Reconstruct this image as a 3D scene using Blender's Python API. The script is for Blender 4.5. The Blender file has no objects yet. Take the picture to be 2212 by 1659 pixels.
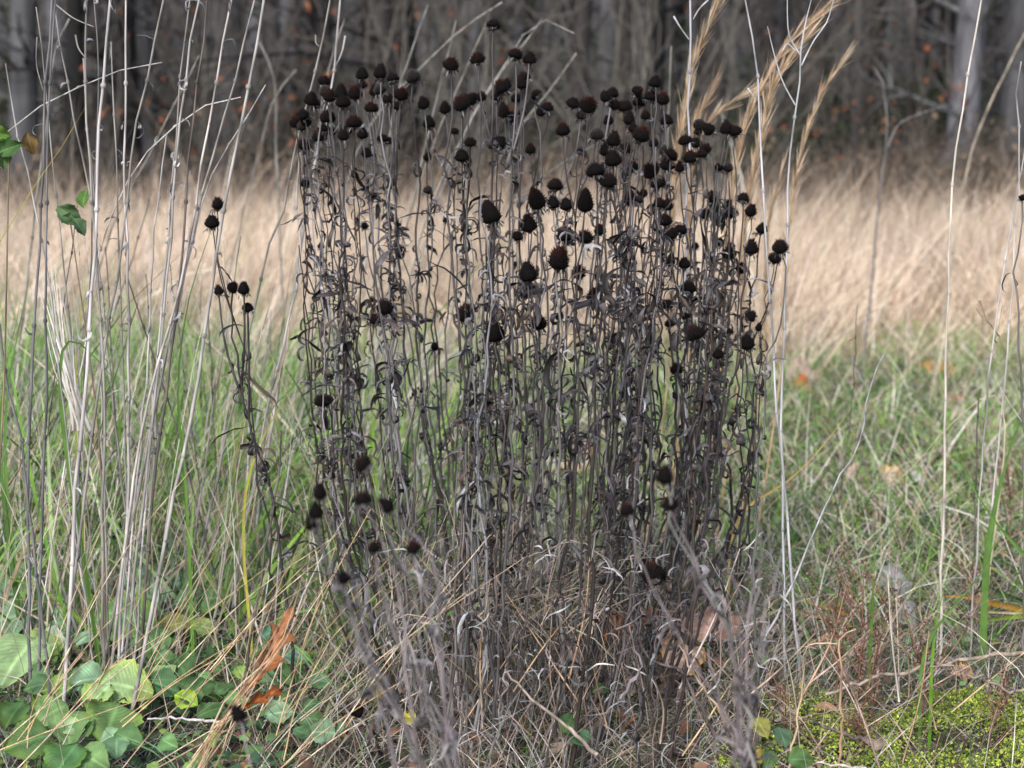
import bpy, math, random
import numpy as np
from mathutils import Vector, Matrix, Quaternion

# ------------------------------------------------------------------ camera, sky, sun, exposure
S = bpy.context.scene
C = S.collection
H = 1.05                      # camera height
PITCH = math.radians(9.1)
FPX = 3618.0                  # focal length in pixels of a 2212 x 1659 picture
cam_d = bpy.data.cameras.new("camera")
cam = bpy.data.objects.new("camera", cam_d); C.objects.link(cam)
cam.location = (0, 0, H)
cam.rotation_euler = (math.pi/2 - PITCH, 0, 0)
cam_d.sensor_width = 36.0
cam_d.lens = 36.0 * FPX / 2212.0
cam_d.clip_start = 0.05; cam_d.clip_end = 400
cam_d.dof.use_dof = True
cam_d.dof.focus_distance = 2.78
cam_d.dof.aperture_fstop = 4.6
S.camera = cam

SUN_EL, SUN_AZ = math.radians(42), math.radians(200)
w = bpy.data.worlds.new("World"); S.world = w; w.use_nodes = True
nt = w.node_tree; bgn = nt.nodes['Background']
sky = nt.nodes.new('ShaderNodeTexSky'); sky.sky_type = 'NISHITA'; sky.sun_disc = False
sky.sun_elevation = SUN_EL; sky.sun_rotation = SUN_AZ
sky.air_density = 1.0; sky.dust_density = 2.5; sky.ozone_density = 1.0
nt.links.new(sky.outputs[0], bgn.inputs[0]); bgn.inputs[1].default_value = 0.105
sun_d = bpy.data.lights.new("sun", 'SUN'); sun = bpy.data.objects.new("sun", sun_d); C.objects.link(sun)
sun_d.energy = 1.5; sun_d.angle = math.radians(12); sun_d.color = (1.0, 0.985, 0.97)
# sun direction: light comes from behind the camera, high, a little left
az = SUN_AZ
sd = Vector((math.sin(az)*math.cos(SUN_EL), math.cos(az)*math.cos(SUN_EL), math.sin(SUN_EL)))
sun.rotation_euler = sd.to_track_quat('Z', 'Y').to_euler()
S.view_settings.view_transform = 'Standard'; S.view_settings.look = 'None'
S.view_settings.gamma = 1.0; S.view_settings.exposure = 1.26
S.cycles.max_bounces = 6; S.cycles.diffuse_bounces = 3; S.cycles.glossy_bounces = 2
S.cycles.transmission_bounces = 3; S.cycles.transparent_max_bounces = 4

# ------------------------------------------------------------------ helpers
def R(seed): return np.random.default_rng(seed)
cp, sp = math.cos(PITCH), math.sin(PITCH)
def P(px, py, Y):
    """point seen at (px, py) of the 2212 x 1659 picture standing Y metres in front of the camera"""
    a = (px-1106.0)/FPX; b = -(py-829.5)/FPX
    d = Vector((a, cp+b*sp, -sp+b*cp))
    return Vector((0, 0, H)) + d*(Y/d.y)
def XW(px, Y, z):             # world x of picture column px at depth Y and height z
    return (px-1106.0)/FPX*(Y*cp+(H-z)*sp)
def ground_z(x, y):
    x = np.asarray(x, float); y = np.asarray(y, float)
    z = 0.014*np.sin(x*2.3+1.0)*np.cos(y*1.9)+0.008*np.sin(x*5.1+y*3.7)
    return z + np.where(y > 19, 0.011*(np.clip(y, 19, 60)-19)**1.75, 0)
def gz(x, y): return float(ground_z(x, y))

def nrm(v):
    return v/np.maximum(np.linalg.norm(v, axis=-1, keepdims=True), 1e-9)
class Acc:
    def __init__(s): s.V=[]; s.Q=[]; s.T=[]; s.Cc=[]; s.n=0
    def add(s, V, Q=None, T=None, col=(0.5,0.5,0.5)):
        V = np.asarray(V, float).reshape(-1, 3)
        col = np.broadcast_to(np.asarray(col, float), (len(V), 3))
        if Q is not None and len(Q): s.Q.append(np.asarray(Q, int).reshape(-1, 4)+s.n)
        if T is not None and len(T): s.T.append(np.asarray(T, int).reshape(-1, 3)+s.n)
        s.V.append(V); s.Cc.append(col); s.n += len(V)
    def mesh(s, name, mat, smooth=True):
        V = np.concatenate(s.V); Cc = np.concatenate(s.Cc)
        Q = np.concatenate(s.Q) if s.Q else np.zeros((0, 4), int)
        T = np.concatenate(s.T) if s.T else np.zeros((0, 3), int)
        me = bpy.data.meshes.new(name)
        me.vertices.add(len(V)); me.vertices.foreach_set('co', V.astype(np.float32).ravel())
        loops = np.concatenate([Q.ravel(), T.ravel()]).astype(np.int32)
        me.loops.add(len(loops)); me.loops.foreach_set('vertex_index', loops)
        npoly = len(Q)+len(T)
        starts = np.concatenate([np.arange(len(Q))*4, len(Q)*4+np.arange(len(T))*3]).astype(np.int32)
        me.polygons.add(npoly); me.polygons.foreach_set('loop_start', starts)
        me.update(calc_edges=True)
        if smooth: me.polygons.foreach_set('use_smooth', np.ones(npoly, bool))
        at = me.color_attributes.new('Col', 'FLOAT_COLOR', 'POINT')
        at.data.foreach_set('color', np.concatenate([Cc, np.ones((len(Cc), 1))], 1).astype(np.float32).ravel())
        me.materials.append(mat); me.validate(); me.update()
        return me
    def obj(s, name, mat, parent=None, smooth=True):
        o = bpy.data.objects.new(name, s.mesh(name, mat, smooth)); C.objects.link(o)
        if parent is not None: o.parent = parent
        return o

def tangents(Pt):
    T = np.empty_like(Pt); T[:, 1:-1] = Pt[:, 2:]-Pt[:, :-2]; T[:, 0] = Pt[:, 1]-Pt[:, 0]; T[:, -1] = Pt[:, -1]-Pt[:, -2]
    return nrm(T)
def colK(col, N, K, M):
    col = np.asarray(col, float)
    if col.ndim == 1: col = np.broadcast_to(col, (N, 3))
    if col.ndim == 2: col = np.broadcast_to(col[:, None], (N, K, 3))
    return np.broadcast_to(col[:, :, None], (N, K, M, 3)).reshape(-1, 3)
def tubes(acc, Pt, Rr, col, sides=5):
    Pt = np.asarray(Pt, float)
    if Pt.ndim == 2: Pt = Pt[None]
    N, K, _ = Pt.shape; Rr = np.broadcast_to(np.asarray(Rr, float), (N, K))
    T = tangents(Pt); ref = np.where(np.abs(T[..., 1:2]) > 0.9, np.array([1., .1, 0]), np.array([.13, 1., .07]))
    u = nrm(np.cross(T, ref)); v = np.cross(T, u)
    a = np.arange(sides)/sides*2*math.pi
    V = Pt[:, :, None]+Rr[..., None, None]*(np.cos(a)[:, None]*u[:, :, None]+np.sin(a)[:, None]*v[:, :, None])
    i = np.arange(N)[:, None, None]*K*sides+np.arange(K-1)[None, :, None]*sides
    j = np.arange(sides)[None, None]; j2 = (j+1) % sides
    Q = np.stack([i+j, i+j2, i+sides+j2, i+sides+j], -1).reshape(-1, 4)
    acc.add(V, Q, None, colK(col, N, K, sides))
def ribbons(acc, Pt, W, side, col):
    N, K, _ = Pt.shape; W = np.broadcast_to(np.asarray(W, float), (N, K))
    if side.ndim == 2: side = side[:, None]
    T = tangents(Pt); s_ = nrm(side-T*(side*T).sum(-1, keepdims=True))
    V = np.stack([Pt-s_*W[..., None]/2, Pt+s_*W[..., None]/2], 2)
    i = np.arange(N)[:, None]*K*2+np.arange(K-1)[None]*2
    Q = np.stack([i, i+1, i+3, i+2], -1).reshape(-1, 4)
    acc.add(V, Q, None, colK(col, N, K, 2))
def rot(v, ax, ang):
    ang = np.asarray(ang)[..., None]; c = np.cos(ang); s = np.sin(ang)
    return v*c+np.cross(ax, v)*s+ax*(ax*v).sum(-1, keepdims=True)*(1-c)
def curl_leaves(acc, base, d0, L, W, bend, col, rng, K=6, cup=0.35, twist=1.0):
    """N dried leaves: bent, cupped and twisted strips with three vertices across"""
    N = len(base); base = np.asarray(base, float); d = nrm(np.asarray(d0, float))
    up = np.array([0, 0, 1.]); ax = nrm(np.cross(d, up)+1e-4)
    Pt = np.empty((N, K, 3)); D = np.empty((N, K, 3)); Pt[:, 0] = base; D[:, 0] = d
    wob = rng.normal(0, 0.35, (N, K))
    for k in range(1, K):
        d = rot(d, ax, -(bend/(K-1))*(0.6+0.8*k/(K-1))+wob[:, k]*0.6)
        d = nrm(d+rng.normal(0, 0.12, (N, 3)))
        Pt[:, k] = Pt[:, k-1]+d*(L/(K-1))[:, None]; D[:, k] = d
    t = np.linspace(0, 1, K); prof = np.array(np.sin(math.pi*np.clip(t*0.93+0.05, 0, 1))**0.7)
    Wk = W[:, None]*prof[None]
    tw = rng.uniform(-1, 1, N)[:, None]*twist*t[None]*2.2+rng.uniform(-.5, .5, N)[:, None]
    side0 = np.broadcast_to(ax[:, None], Pt.shape); side0 = nrm(side0-D*(side0*D).sum(-1, keepdims=True))
    side = rot(side0, D, tw); nor = np.cross(D, side)
    c_ = (rng.uniform(0.3, 1.6, N)*cup)[:, None, None]*Wk[..., None]
    V = np.stack([Pt-side*Wk[..., None]/2+nor*c_, Pt, Pt+side*Wk[..., None]/2+nor*c_], 2)
    i = np.arange(N)[:, None]*K*3+np.arange(K-1)[None]*3
    Q = np.concatenate([np.stack([i, i+1, i+4, i+3], -1).reshape(-1, 4), np.stack([i+1, i+2, i+5, i+4], -1).reshape(-1, 4)])
    acc.add(V, Q, None, colK(col, N, K, 3))
def spline(pts, K):
    pts = np.array([list(p) for p in pts], float); n = len(pts)
    ch = np.r_[0, np.cumsum(np.linalg.norm(np.diff(pts, axis=0), axis=1))]
    t = np.linspace(0, ch[-1], K); out = np.empty((K, 3))
    m = np.gradient(pts, ch, axis=0) if n > 2 else np.repeat((pts[1:]-pts[:1])/ch[-1], 2, 0)
    idx = np.clip(np.searchsorted(ch, t, side='right')-1, 0, n-2)
    h = ch[idx+1]-ch[idx]; u = ((t-ch[idx])/h)[:, None]; h = h[:, None]
    return ((2*u**3-3*u**2+1)*pts[idx]+(u**3-2*u**2+u)*h*m[idx]+(-2*u**3+3*u**2)*pts[idx+1]+(u**3-u**2)*h*m[idx+1])
def pal(rng, n, cols, wts, jit=0.18):
    cols = np.array(cols, float); wts = np.array(wts[:len(cols)], float); wts /= wts.sum()
    c = cols[rng.choice(len(cols), n, p=wts)]
    return np.clip(c*(1+rng.normal(0, jit, (n, 1)))*(1+rng.normal(0, 0.025, (n, 3))), 0.003, 0.95)

# ------------------------------------------------------------------ materials
def mat_attr(name, rough=0.8, spec=0.2, noise=0.35, scale=60, transl=0.0, stretch=(1, 1, 1)):
    m = bpy.data.materials.new(name); m.use_nodes = True; n = m.node_tree; b = n.nodes['Principled BSDF']
    a = n.nodes.new('ShaderNodeAttribute'); a.attribute_name = 'Col'
    tc = n.nodes.new('ShaderNodeTexCoord'); mp = n.nodes.new('ShaderNodeMapping'); mp.inputs['Scale'].default_value = stretch
    no = n.nodes.new('ShaderNodeTexNoise'); no.inputs['Scale'].default_value = scale; no.inputs['Detail'].default_value = 3
    mr = n.nodes.new('ShaderNodeMapRange'); mr.inputs[1].default_value = 0.3; mr.inputs[2].default_value = 0.7
    mr.inputs[3].default_value = 1-noise; mr.inputs[4].default_value = 1+noise
    mx = n.nodes.new('ShaderNodeVectorMath'); mx.operation = 'SCALE'
    L = n.links.new
    L(tc.outputs['Object'], mp.inputs[0]); L(mp.outputs[0], no.inputs['Vector']); L(no.outputs[0], mr.inputs[0])
    L(a.outputs['Color'], mx.inputs[0]); L(mr.outputs[0], mx.inputs['Scale']); L(mx.outputs[0], b.inputs['Base Color'])
    b.inputs['Roughness'].default_value = rough; b.inputs['Specular IOR Level'].default_value = spec
    if transl > 0:
        t = n.nodes.new('ShaderNodeBsdfTranslucent'); ms = n.nodes.new('ShaderNodeMixShader'); ms.inputs[0].default_value = transl
        L(mx.outputs[0], t.inputs[0]); L(b.outputs[0], ms.inputs[1]); L(t.outputs[0], ms.inputs[2])
        L(ms.outputs[0], n.nodes['Material Output'].inputs[0])
    return m
M_grass = mat_attr('grass_blades', 0.6, 0.3, 0.2, 40, 0.3)
M_stem = mat_attr('weathered_stem', 0.66, 0.3, 0.6, 70, 0, (1, 1, 0.12))
M_leaf = mat_attr('withered_leaf', 0.55, 0.4, 0.4, 120, 0.06)
M_head = mat_attr('seed_head', 0.85, 0.08, 0.4, 300)
M_bark = mat_attr('bark', 0.9, 0.15, 0.45, 9, 0, (1, 1, 0.2))
M_green = mat_attr('broad_green_leaf', 0.62, 0.22, 0.32, 38, 0.2)
M_litter = mat_attr('fallen_leaf', 0.7, 0.25, 0.3, 60, 0.12)
M_moss = mat_attr('moss', 0.85, 0.2, 0.25, 80, 0.1)

def mat_ground():
    m = bpy.data.materials.new('ground_soil'); m.use_nodes = True; n = m.node_tree; b = n.nodes['Principled BSDF']; L = n.links.new
    g = n.nodes.new('ShaderNodeNewGeometry'); sx = n.nodes.new('ShaderNodeSeparateXYZ'); L(g.outputs['Position'], sx.inputs[0])
    n1 = n.nodes.new('ShaderNodeTexNoise'); n1.inputs['Scale'].default_value = 35; n1.inputs['Detail'].default_value = 6; L(g.outputs['Position'], n1.inputs['Vector'])
    n2 = n.nodes.new('ShaderNodeTexNoise'); n2.inputs['Scale'].default_value = 1.6; L(g.outputs['Position'], n2.inputs['Vector'])
    r1 = n.nodes.new('ShaderNodeValToRGB'); L(n1.outputs[0], r1.inputs[0])
    e = r1.color_ramp.elements; e[0].position = .32; e[0].color = (.02, .016, .010, 1); e[1].position = .68; e[1].color = (.13, .10, .065, 1)
    k = e.new(.5); k.color = (.055, .05, .028, 1)
    r2 = n.nodes.new('ShaderNodeValToRGB'); L(n1.outputs[0], r2.inputs[0])
    e = r2.color_ramp.elements; e[0].position = .3; e[0].color = (.22, .15, .095, 1); e[1].position = .7; e[1].color = (.5, .37, .26, 1)
    r3 = n.nodes.new('ShaderNodeValToRGB'); L(n1.outputs[0], r3.inputs[0])
    e = r3.color_ramp.elements; e[0].position = .3; e[0].color = (.010, .009, .007, 1); e[1].position = .7; e[1].color = (.075, .062, .05, 1)
    ad = n.nodes.new('ShaderNodeMath'); ad.operation = 'MULTIPLY_ADD'; L(n2.outputs[0], ad.inputs[0]); ad.inputs[1].default_value = 1.6; L(sx.outputs['Y'], ad.inputs[2])
    def step(a, c):
        q = n.nodes.new('ShaderNodeMapRange'); q.inputs[1].default_value = a; q.inputs[2].default_value = c; L(ad.outputs[0], q.inputs[0]); return q
    m1 = n.nodes.new('ShaderNodeMix'); m1.data_type = 'RGBA'; L(step(7.4, 8.6).outputs[0], m1.inputs[0]); L(r1.outputs[0], m1.inputs[6]); L(r2.outputs[0], m1.inputs[7])
    m2 = n.nodes.new('ShaderNodeMix'); m2.data_type = 'RGBA'; L(step(13.5, 14.5).outputs[0], m2.inputs[0]); L(m1.outputs[2], m2.inputs[6]); L(r3.outputs[0], m2.inputs[7])
    L(m2.outputs[2], b.inputs['Base Color']); b.inputs['Roughness'].default_value = 0.95
    bp = n.nodes.new('ShaderNodeBump'); bp.inputs['Strength'].default_value = .6; bp.inputs['Distance'].default_value = .02
    L(n1.outputs[0], bp.inputs['Height']); L(bp.outputs[0], b.inputs['Normal'])
    return m
M_ground = mat_ground()

def tag(o, label=None, cat=None, group=None, kind=None):
    if label: o['label'] = label
    if cat: o['category'] = cat
    if group: o['group'] = group
    o['kind'] = kind or 'thing'
    return o
def empty(name, loc=(0, 0, 0)):
    o = bpy.data.objects.new(name, None); o.location = loc; o.empty_display_size = 0.05; C.objects.link(o); return o
def copy_tree(o, parent=None):
    c = o.copy(); C.objects.link(c); c.parent = parent
    for ch in o.children: copy_tree(ch, c)
    return c

# ------------------------------------------------------------------ ground
a = Acc()
xs = np.concatenate([np.linspace(-60, -6, 28)[:-1], np.linspace(-6, 6, 97), np.linspace(6, 60, 28)[1:]])
ys = np.concatenate([np.linspace(-8, 1, 10)[:-1], np.linspace(1, 14, 105), np.linspace(14, 90, 60)[1:]])
X, Y = np.meshgrid(xs, ys); Z = ground_z(X, Y)
nx, ny = len(xs), len(ys)
ii = (np.arange(ny-1)[:, None]*nx+np.arange(nx-1)[None])
a.add(np.stack([X, Y, Z], -1), np.stack([ii, ii+1, ii+nx+1, ii+nx], -1))
tag(a.obj('ground', M_ground), kind='structure')

# ------------------------------------------------------------------ woods behind
def tree_proto(seed, h, r, col, lean):
    rng = R(seed); root = empty('tree')
    K = 14; t = np.linspace(0, 1, K)
    px = lean*t*h+0.06*np.sin(t*5+seed)*h*0.2; py = 0.04*np.cos(t*4+seed)*h*0.2-0.04*h*0.2*math.cos(seed)
    px = px-px[0]
    Pt = np.stack([px, py, t*h-0.15], -1)
    rad = r*(1-0.75*t)*(1+0.35*np.exp(-t*22))
    a = Acc(); tubes(a, Pt, rad, pal(rng, 1, [col], [1], .05), 9); a.obj('trunk', M_bark, root)
    a = Acc(); nb = 26
    for q in range(nb):
        s = rng.uniform(0.1, 0.97); k = s*(K-1); i = int(k); b = Pt[i]*(1-(k-i))+Pt[min(i+1, K-1)]*(k-i)
        ang = rng.uniform(0, 6.28); L = rng.uniform(0.8, 2.2)*(1-.4*s); el = rng.uniform(0.0, 0.9)
        d = np.array([math.cos(ang)*math.cos(el), math.sin(ang)*math.cos(el), math.sin(el)])
        pts = [b]; 
        for _ in range(5):
            d = nrm(d+rng.normal(0, .16, 3)+np.array([0, 0, .05])); pts.append(pts[-1]+d*L/5)
        pts = np.array(pts); r0 = r*0.22*(1-.5*s)
        tubes(a, pts, np.linspace(r0, r0*.25, 6), np.array(col)*0.95, 5)
        for _ in range(5):
            j = rng.integers(1, 6); d2 = nrm(d+rng.normal(0, .7, 3)); p2 = [pts[j]]
            for _ in range(3): d2 = nrm(d2+rng.normal(0, .2, 3)); p2.append(p2[-1]+d2*L*.16)
            tubes(a, np.array(p2), np.linspace(r0*.35, r0*.12, 4), np.array(col)*0.95, 4)
    a.obj('branches', M_bark, root)
    return root
tcols = [(.046, .043, .042), (.078, .079, .082), (.015, .015, .015), (.13, .134, .138), (.056, .052, .05)]
protos = [tree_proto(11, 11, .13, tcols[0], 0.01), tree_proto(12, 12, .16, tcols[1], -0.02), tree_proto(13, 10, .12, tcols[2], 0.0),
          tree_proto(14, 12, .24, tcols[3], -.01), tree_proto(15, 9, .07, tcols[4], 0.03)]
used = set()
def put_tree(pi, x, y, sc, rz, label, group='trees of the wood behind the field'):
    o = protos[pi] if pi not in used else copy_tree(protos[pi]); used.add(pi)
    o.location = (x, y, gz(x, y)); o.scale = (sc, sc, min(sc, 1.15)); o.rotation_euler = (0, 0, rz)
    tag(o, label, 'tree', group)
# (px at picture y 200, distance, proto, scale, label)
named = [(40, 17, 1, .95, 'blurred grey tree trunk at the far left edge of the wood'),
 (150, 16, 2, .85, 'dark tree trunk behind the leftmost pale weed stems'),
 (278, 16.5, 2, 1.1, 'dark straight trunk behind the tall weed stem bundle'),
 (318, 19, 1, .9, 'grey trunk just right of the dark trunk on the left'),
 (488, 18, 1, 1.1, 'grey trunk behind the brightest slanting weed stem'),
 (605, 18, 4, 1.3, 'slender brown trunk left of the coneflower clump top'),
 (690, 17, 2, .95, 'dark trunk behind the coneflower clump top left'),
 (882, 15.5, 2, 1.25, 'darkest thick trunk behind the upper left coneflower heads'),
 (1010, 22, 0, 1.0, 'thin brown trunk behind the highest coneflower head'),
 (1235, 17.5, 0, .9, 'dark brown trunk behind the middle of the clump'),
 (1300, 20, 1, .9, 'greyish trunk behind the upper right coneflower heads'),
 (1408, 16, 2, 1.0, 'dark trunk left of the golden grass plumes'),
 (1545, 17, 0, 1.1, 'brown trunk behind the leftmost golden grass plume'),
 (1655, 21, 2, 1.1, 'dark trunk behind the golden grass plumes'),
 (1745, 19, 0, .9, 'brown trunk right of the forked grey stem'),
 (1855, 18, 4, 1.2, 'slim trunk behind the bent grey weed stem on the right'),
 (1985, 20, 2, .9, 'dark trunk left of the broad pale trunk'),
 (2080, 15.5, 3, .66, 'broad pale grey trunk at the right of the wood'),
 (2190, 17, 1, 1.0, 'grey trunk at the right edge of the wood')]
for i, (px, Yd, pi, sc, lab) in enumerate(named):
    p = P(px, 200, Yd); put_tree(pi, p.x, Yd, sc, i*1.3, lab)
rng = R(5)
n = 0
while n < 115:
    y = rng.uniform(18.5, 46); x = rng.uniform(-.42, .42)*y
    put_tree(int(rng.choice([0, 1, 2, 4, 0, 2, 4, 3], p=None)), x, y, rng.uniform(.6, 1.25), rng.uniform(0, 6.28),
             'grey-brown bare tree deep in the blurred wood behind the field'); n += 1

# saplings and brush with twigs, some with rusty leaves
def sapling(seed, h, col, nst, leafc=None, nleaf=0, spread=.5):
    rng = R(seed); root = empty('shrub'); a = Acc(); ends = []
    for q in range(nst):
        d = nrm(np.array([rng.normal(0, spread), rng.normal(0, spread), 1.])); pts = [np.array([rng.normal(0, .06), rng.normal(0, .06), -.05])]
        hh = h*rng.uniform(.6, 1)
        for _ in range(7): d = nrm(d+rng.normal(0, .12, 3)); pts.append(pts[-1]+d*hh/7)
        pts = np.array(pts); tubes(a, pts, np.linspace(.013, .004, 8), np.array(col)*rng.uniform(.7, 1.3), 5)
        for _ in range(9):
            j = rng.integers(1, 8); d2 = nrm(d*.5+rng.normal(0, .8, 3)+np.array([0, 0, .3])); p2 = [pts[j]]
            for _ in range(4): d2 = nrm(d2+rng.normal(0, .22, 3)); p2.append(p2[-1]+d2*hh*.075)
            tubes(a, np.array(p2), np.linspace(.006, .002, 5), np.array(col)*rng.uniform(.7, 1.4), 4); ends += p2[1:]
    a.obj('twigs', M_bark, root)
    if nleaf:
        a = Acc(); e = np.array(ends); b = e[rng.integers(0, len(e), nleaf)]+rng.normal(0, .02, (nleaf, 3))
        curl_leaves(a, b, rng.normal(0, 1, (nleaf, 3)), rng.uniform(.04, .09, nleaf), rng.uniform(.02, .045, nleaf), rng.uniform(0, 1.5, nleaf),
                    pal(rng, nleaf, leafc, np.ones(len(leafc))), rng, K=4)
        a.obj('foliage', M_litter, root)
    return root
rust = [(.24, .07, .03), (.17, .06, .035), (.26, .11, .045)]
olive = [(.028, .046, .018), (.045, .065, .024), (.02, .034, .015)]
brownl = [(.12, .085, .06), (.17, .125, .09)]
sp_ = [sapling(31, 2.6, (.10, .092, .08), 5), sapling(32, 2.8, (.07, .062, .055), 5, rust, 26, .35), sapling(33, 2.0, (.05, .045, .035), 9, olive, 1300, .4),
       sapling(34, 1.1, (.10, .085, .07), 14, brownl, 200, .5)]
usd = set()
def put_shrub(pi, x, y, sc, rz, lab, grp):
    o = sp_[pi] if pi not in usd else copy_tree(sp_[pi]); usd.add(pi)
    o.location = (x, y, gz(x, y)); o.scale = (sc,)*3; o.rotation_euler = (0, 0, rz); tag(o, lab, 'shrub', grp)
rng = R(6)
labs = ['leafless grey sapling in the undergrowth of the wood edge', 'thin sapling with sparse rust-red leaves in the wood', 'dark olive evergreen shrub among the tree trunks', 'low brown twiggy bush at the foot of the wood']
grps = ['bare saplings', 'rusty-leaved saplings', 'evergreen shrubs', 'low brown bushes']
for (px, Yd) in [(430, 15), (520, 17), (600, 16), (700, 18.5), (770, 15.5), (850, 19), (1130, 19), (1700, 20), (1880, 16), (1980, 15.5), (2050, 17.5), (120, 18), (960, 17)]:
    p = P(px, 200, Yd); put_shrub(1, p.x, Yd, rng.uniform(.95, 1.3), rng.uniform(0, 6), labs[1], grps[1])
for (px, Yd) in [(1580, 16.5), (1640, 18), (1500, 20), (1760, 19), (1960, 20), (1130, 21), (60, 20), (340, 21), (760, 22), (560, 20), (1330, 23), (2150, 19.5), (930, 24), (1820, 24)]:
    p = P(px, 200, Yd); put_shrub(2, p.x, Yd, rng.uniform(.7, 1.25), rng.uniform(0, 6), labs[2], grps[2])
for q in range(60):
    y = rng.uniform(14.3, 26); put_shrub(0, rng.uniform(-.36, .36)*y, y, rng.uniform(.7, 1.5), rng.uniform(0, 6), labs[0], grps[0])
for q in range(64):
    y = rng.uniform(12.6, 17); put_shrub(3, rng.uniform(-.36, .36)*y, y, rng.uniform(.6, 1.05), rng.uniform(0, 6), labs[3], grps[3])

# ------------------------------------------------------------------ grass, as stuff
def blades(acc, rng, n, xf, y0, y1, h, wd, lean, cols, wts, K=4, ypow=1.0, droop=.4, zoff=0.0, bias=(0, 0), mask=None, patch=0):
    y = y0+(y1-y0)*rng.random(n)**ypow; x = xf(rng, n, y)
    if mask is not None: kp = rng.random(n) < mask(x, y); x, y = x[kp], y[kp]; n = len(x)
    z = ground_z(x, y)-.005+zoff
    hh = h*rng.lognormal(0, .28, n); az = rng.uniform(0, 2*math.pi, n); ln = lean*rng.random(n)**.7
    d = np.stack([np.cos(az)*ln+bias[0]*rng.uniform(.2, 1.5, n), np.sin(az)*ln+bias[1], np.ones(n)], -1); d = nrm(d)
    Pt = np.empty((n, K, 3)); Pt[:, 0] = np.stack([x, y, z], -1)
    dr = rng.uniform(0, droop, n)
    out = nrm(d*np.array([1, 1, 0])+1e-5)
    for k in range(1, K):
        d = nrm(d+out*(dr*1.6/K)[:, None]-np.array([0, 0, 1])*(dr*dr*.9/K*k)[:, None]+rng.normal(0, .05, (n, 3)))
        Pt[:, k] = Pt[:, k-1]+d*(hh/(K-1))[:, None]
    Pt[..., 2] = np.maximum(Pt[..., 2], .003)
    t = np.linspace(0, 1, K); W = (wd*rng.lognormal(0, .3, n))[:, None]*(np.clip(1.12-t**1.6, .08, 1))[None]
    side = rng.normal(0, 1, (n, 3)); side[:, 1] *= .5; side[:, 2] = 0
    cc = pal(rng, n, cols, wts)*(1+patch*np.sin(x*1.7+2*np.sin(y*.9))*np.sin(y*1.3+x*.6)+patch*.6*np.sin(x*6.1+y*2)*np.sin(y*4.7))[:, None]
    ribbons(acc, Pt, W, side, cc)
GR = [(.11, .235, .035), (.20, .35, .06), (.045, .105, .03), (.30, .42, .18)]
STRAW = [(.56, .47, .36), (.42, .33, .23), (.68, .62, .55), (.30, .23, .17), (.46, .44, .43)]
def wide(k): return lambda rng, n, y: rng.uniform(-1, 1, n)*(k*y*.335+.3)

# tan meadow
a = Acc(); rng = R(40)
TAN = [(.68, .55, .42), (.58, .46, .34), (.82, .70, .57), (.42, .32, .23)]
blades(a, rng, 60000, wide(1.05), 6.6, 12.6, .44, .0048, .6, TAN, [4, 3, 3, 1.5], K=4, bias=(.22, 0), ypow=.85, droop=.8, mask=lambda x, y: np.clip((y-7.3+.5*np.sin(x*2.1)+.35*np.sin(x*5.3+1))*1.1, .03, 1), patch=.22)
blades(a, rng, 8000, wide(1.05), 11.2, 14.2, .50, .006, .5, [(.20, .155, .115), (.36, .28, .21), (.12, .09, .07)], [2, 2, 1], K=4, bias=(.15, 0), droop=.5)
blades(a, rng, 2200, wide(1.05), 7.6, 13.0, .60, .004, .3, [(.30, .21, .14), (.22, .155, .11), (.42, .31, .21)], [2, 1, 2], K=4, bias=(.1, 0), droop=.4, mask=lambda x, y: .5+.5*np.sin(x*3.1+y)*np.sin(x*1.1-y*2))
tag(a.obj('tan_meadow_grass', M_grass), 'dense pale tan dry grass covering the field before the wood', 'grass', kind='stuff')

# mid ground: short green turf with straw
a = Acc(); rng = R(41)
blades(a, rng, 46000, wide(1.05), 3.1, 8.2, .085, .0036, 1.2, GR+STRAW[:4]+[(.16, .09, .05)], [5, 6, 5, 5, 3, 3, 5, 3, 3], K=4, droop=1.3, patch=.25)
blades(a, rng, 9000, wide(1.05), 3.2, 7.8, .19, .0032, .9, GR+STRAW[:4], [4, 4, 2, 2, 4, 3, 3, 1], K=5, droop=1.0)
tag(a.obj('green_turf', M_grass), 'short green grass mixed with straw between clump and tan field', 'grass', kind='stuff')

# left: tall green and straw grass
a = Acc(); rng = R(42)
def leftx(rng, n, y): 
    u = rng.random(n)**1.3; return -(.335*y+.35)+u*(.335*y+.35-0.05)*.9
lm = lambda x, y: np.where((y < 3.75) & (x < -.42), .12, np.where(x > -.16*y, .25, 1.0))
blades(a, rng, 16500, leftx, 3.1, 6.0, .36, .0060, .8, GR+STRAW, [9, 11, 5, 5, 1.5, 1.5, 2, 1, 1.5], K=6, droop=.8, bias=(.1, 0), mask=lm)
blades(a, rng, 1800, leftx, 2.9, 6.0, .50, .0020, .35, STRAW, [3, 3, 3, 1, 3], K=5, droop=.35, bias=(.08, 0))
blades(a, rng, 19000, leftx, 2.75, 5.4, .17, .003, 1.0, GR+STRAW, [6, 6, 5, 2, 2, 1, 2, 2, 2], K=4, droop=1.0, mask=lm)
tag(a.obj('tall_mixed_grass', M_grass), 'tall green grass and straw around the weed stems on the left', 'grass', kind='stuff')

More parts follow.
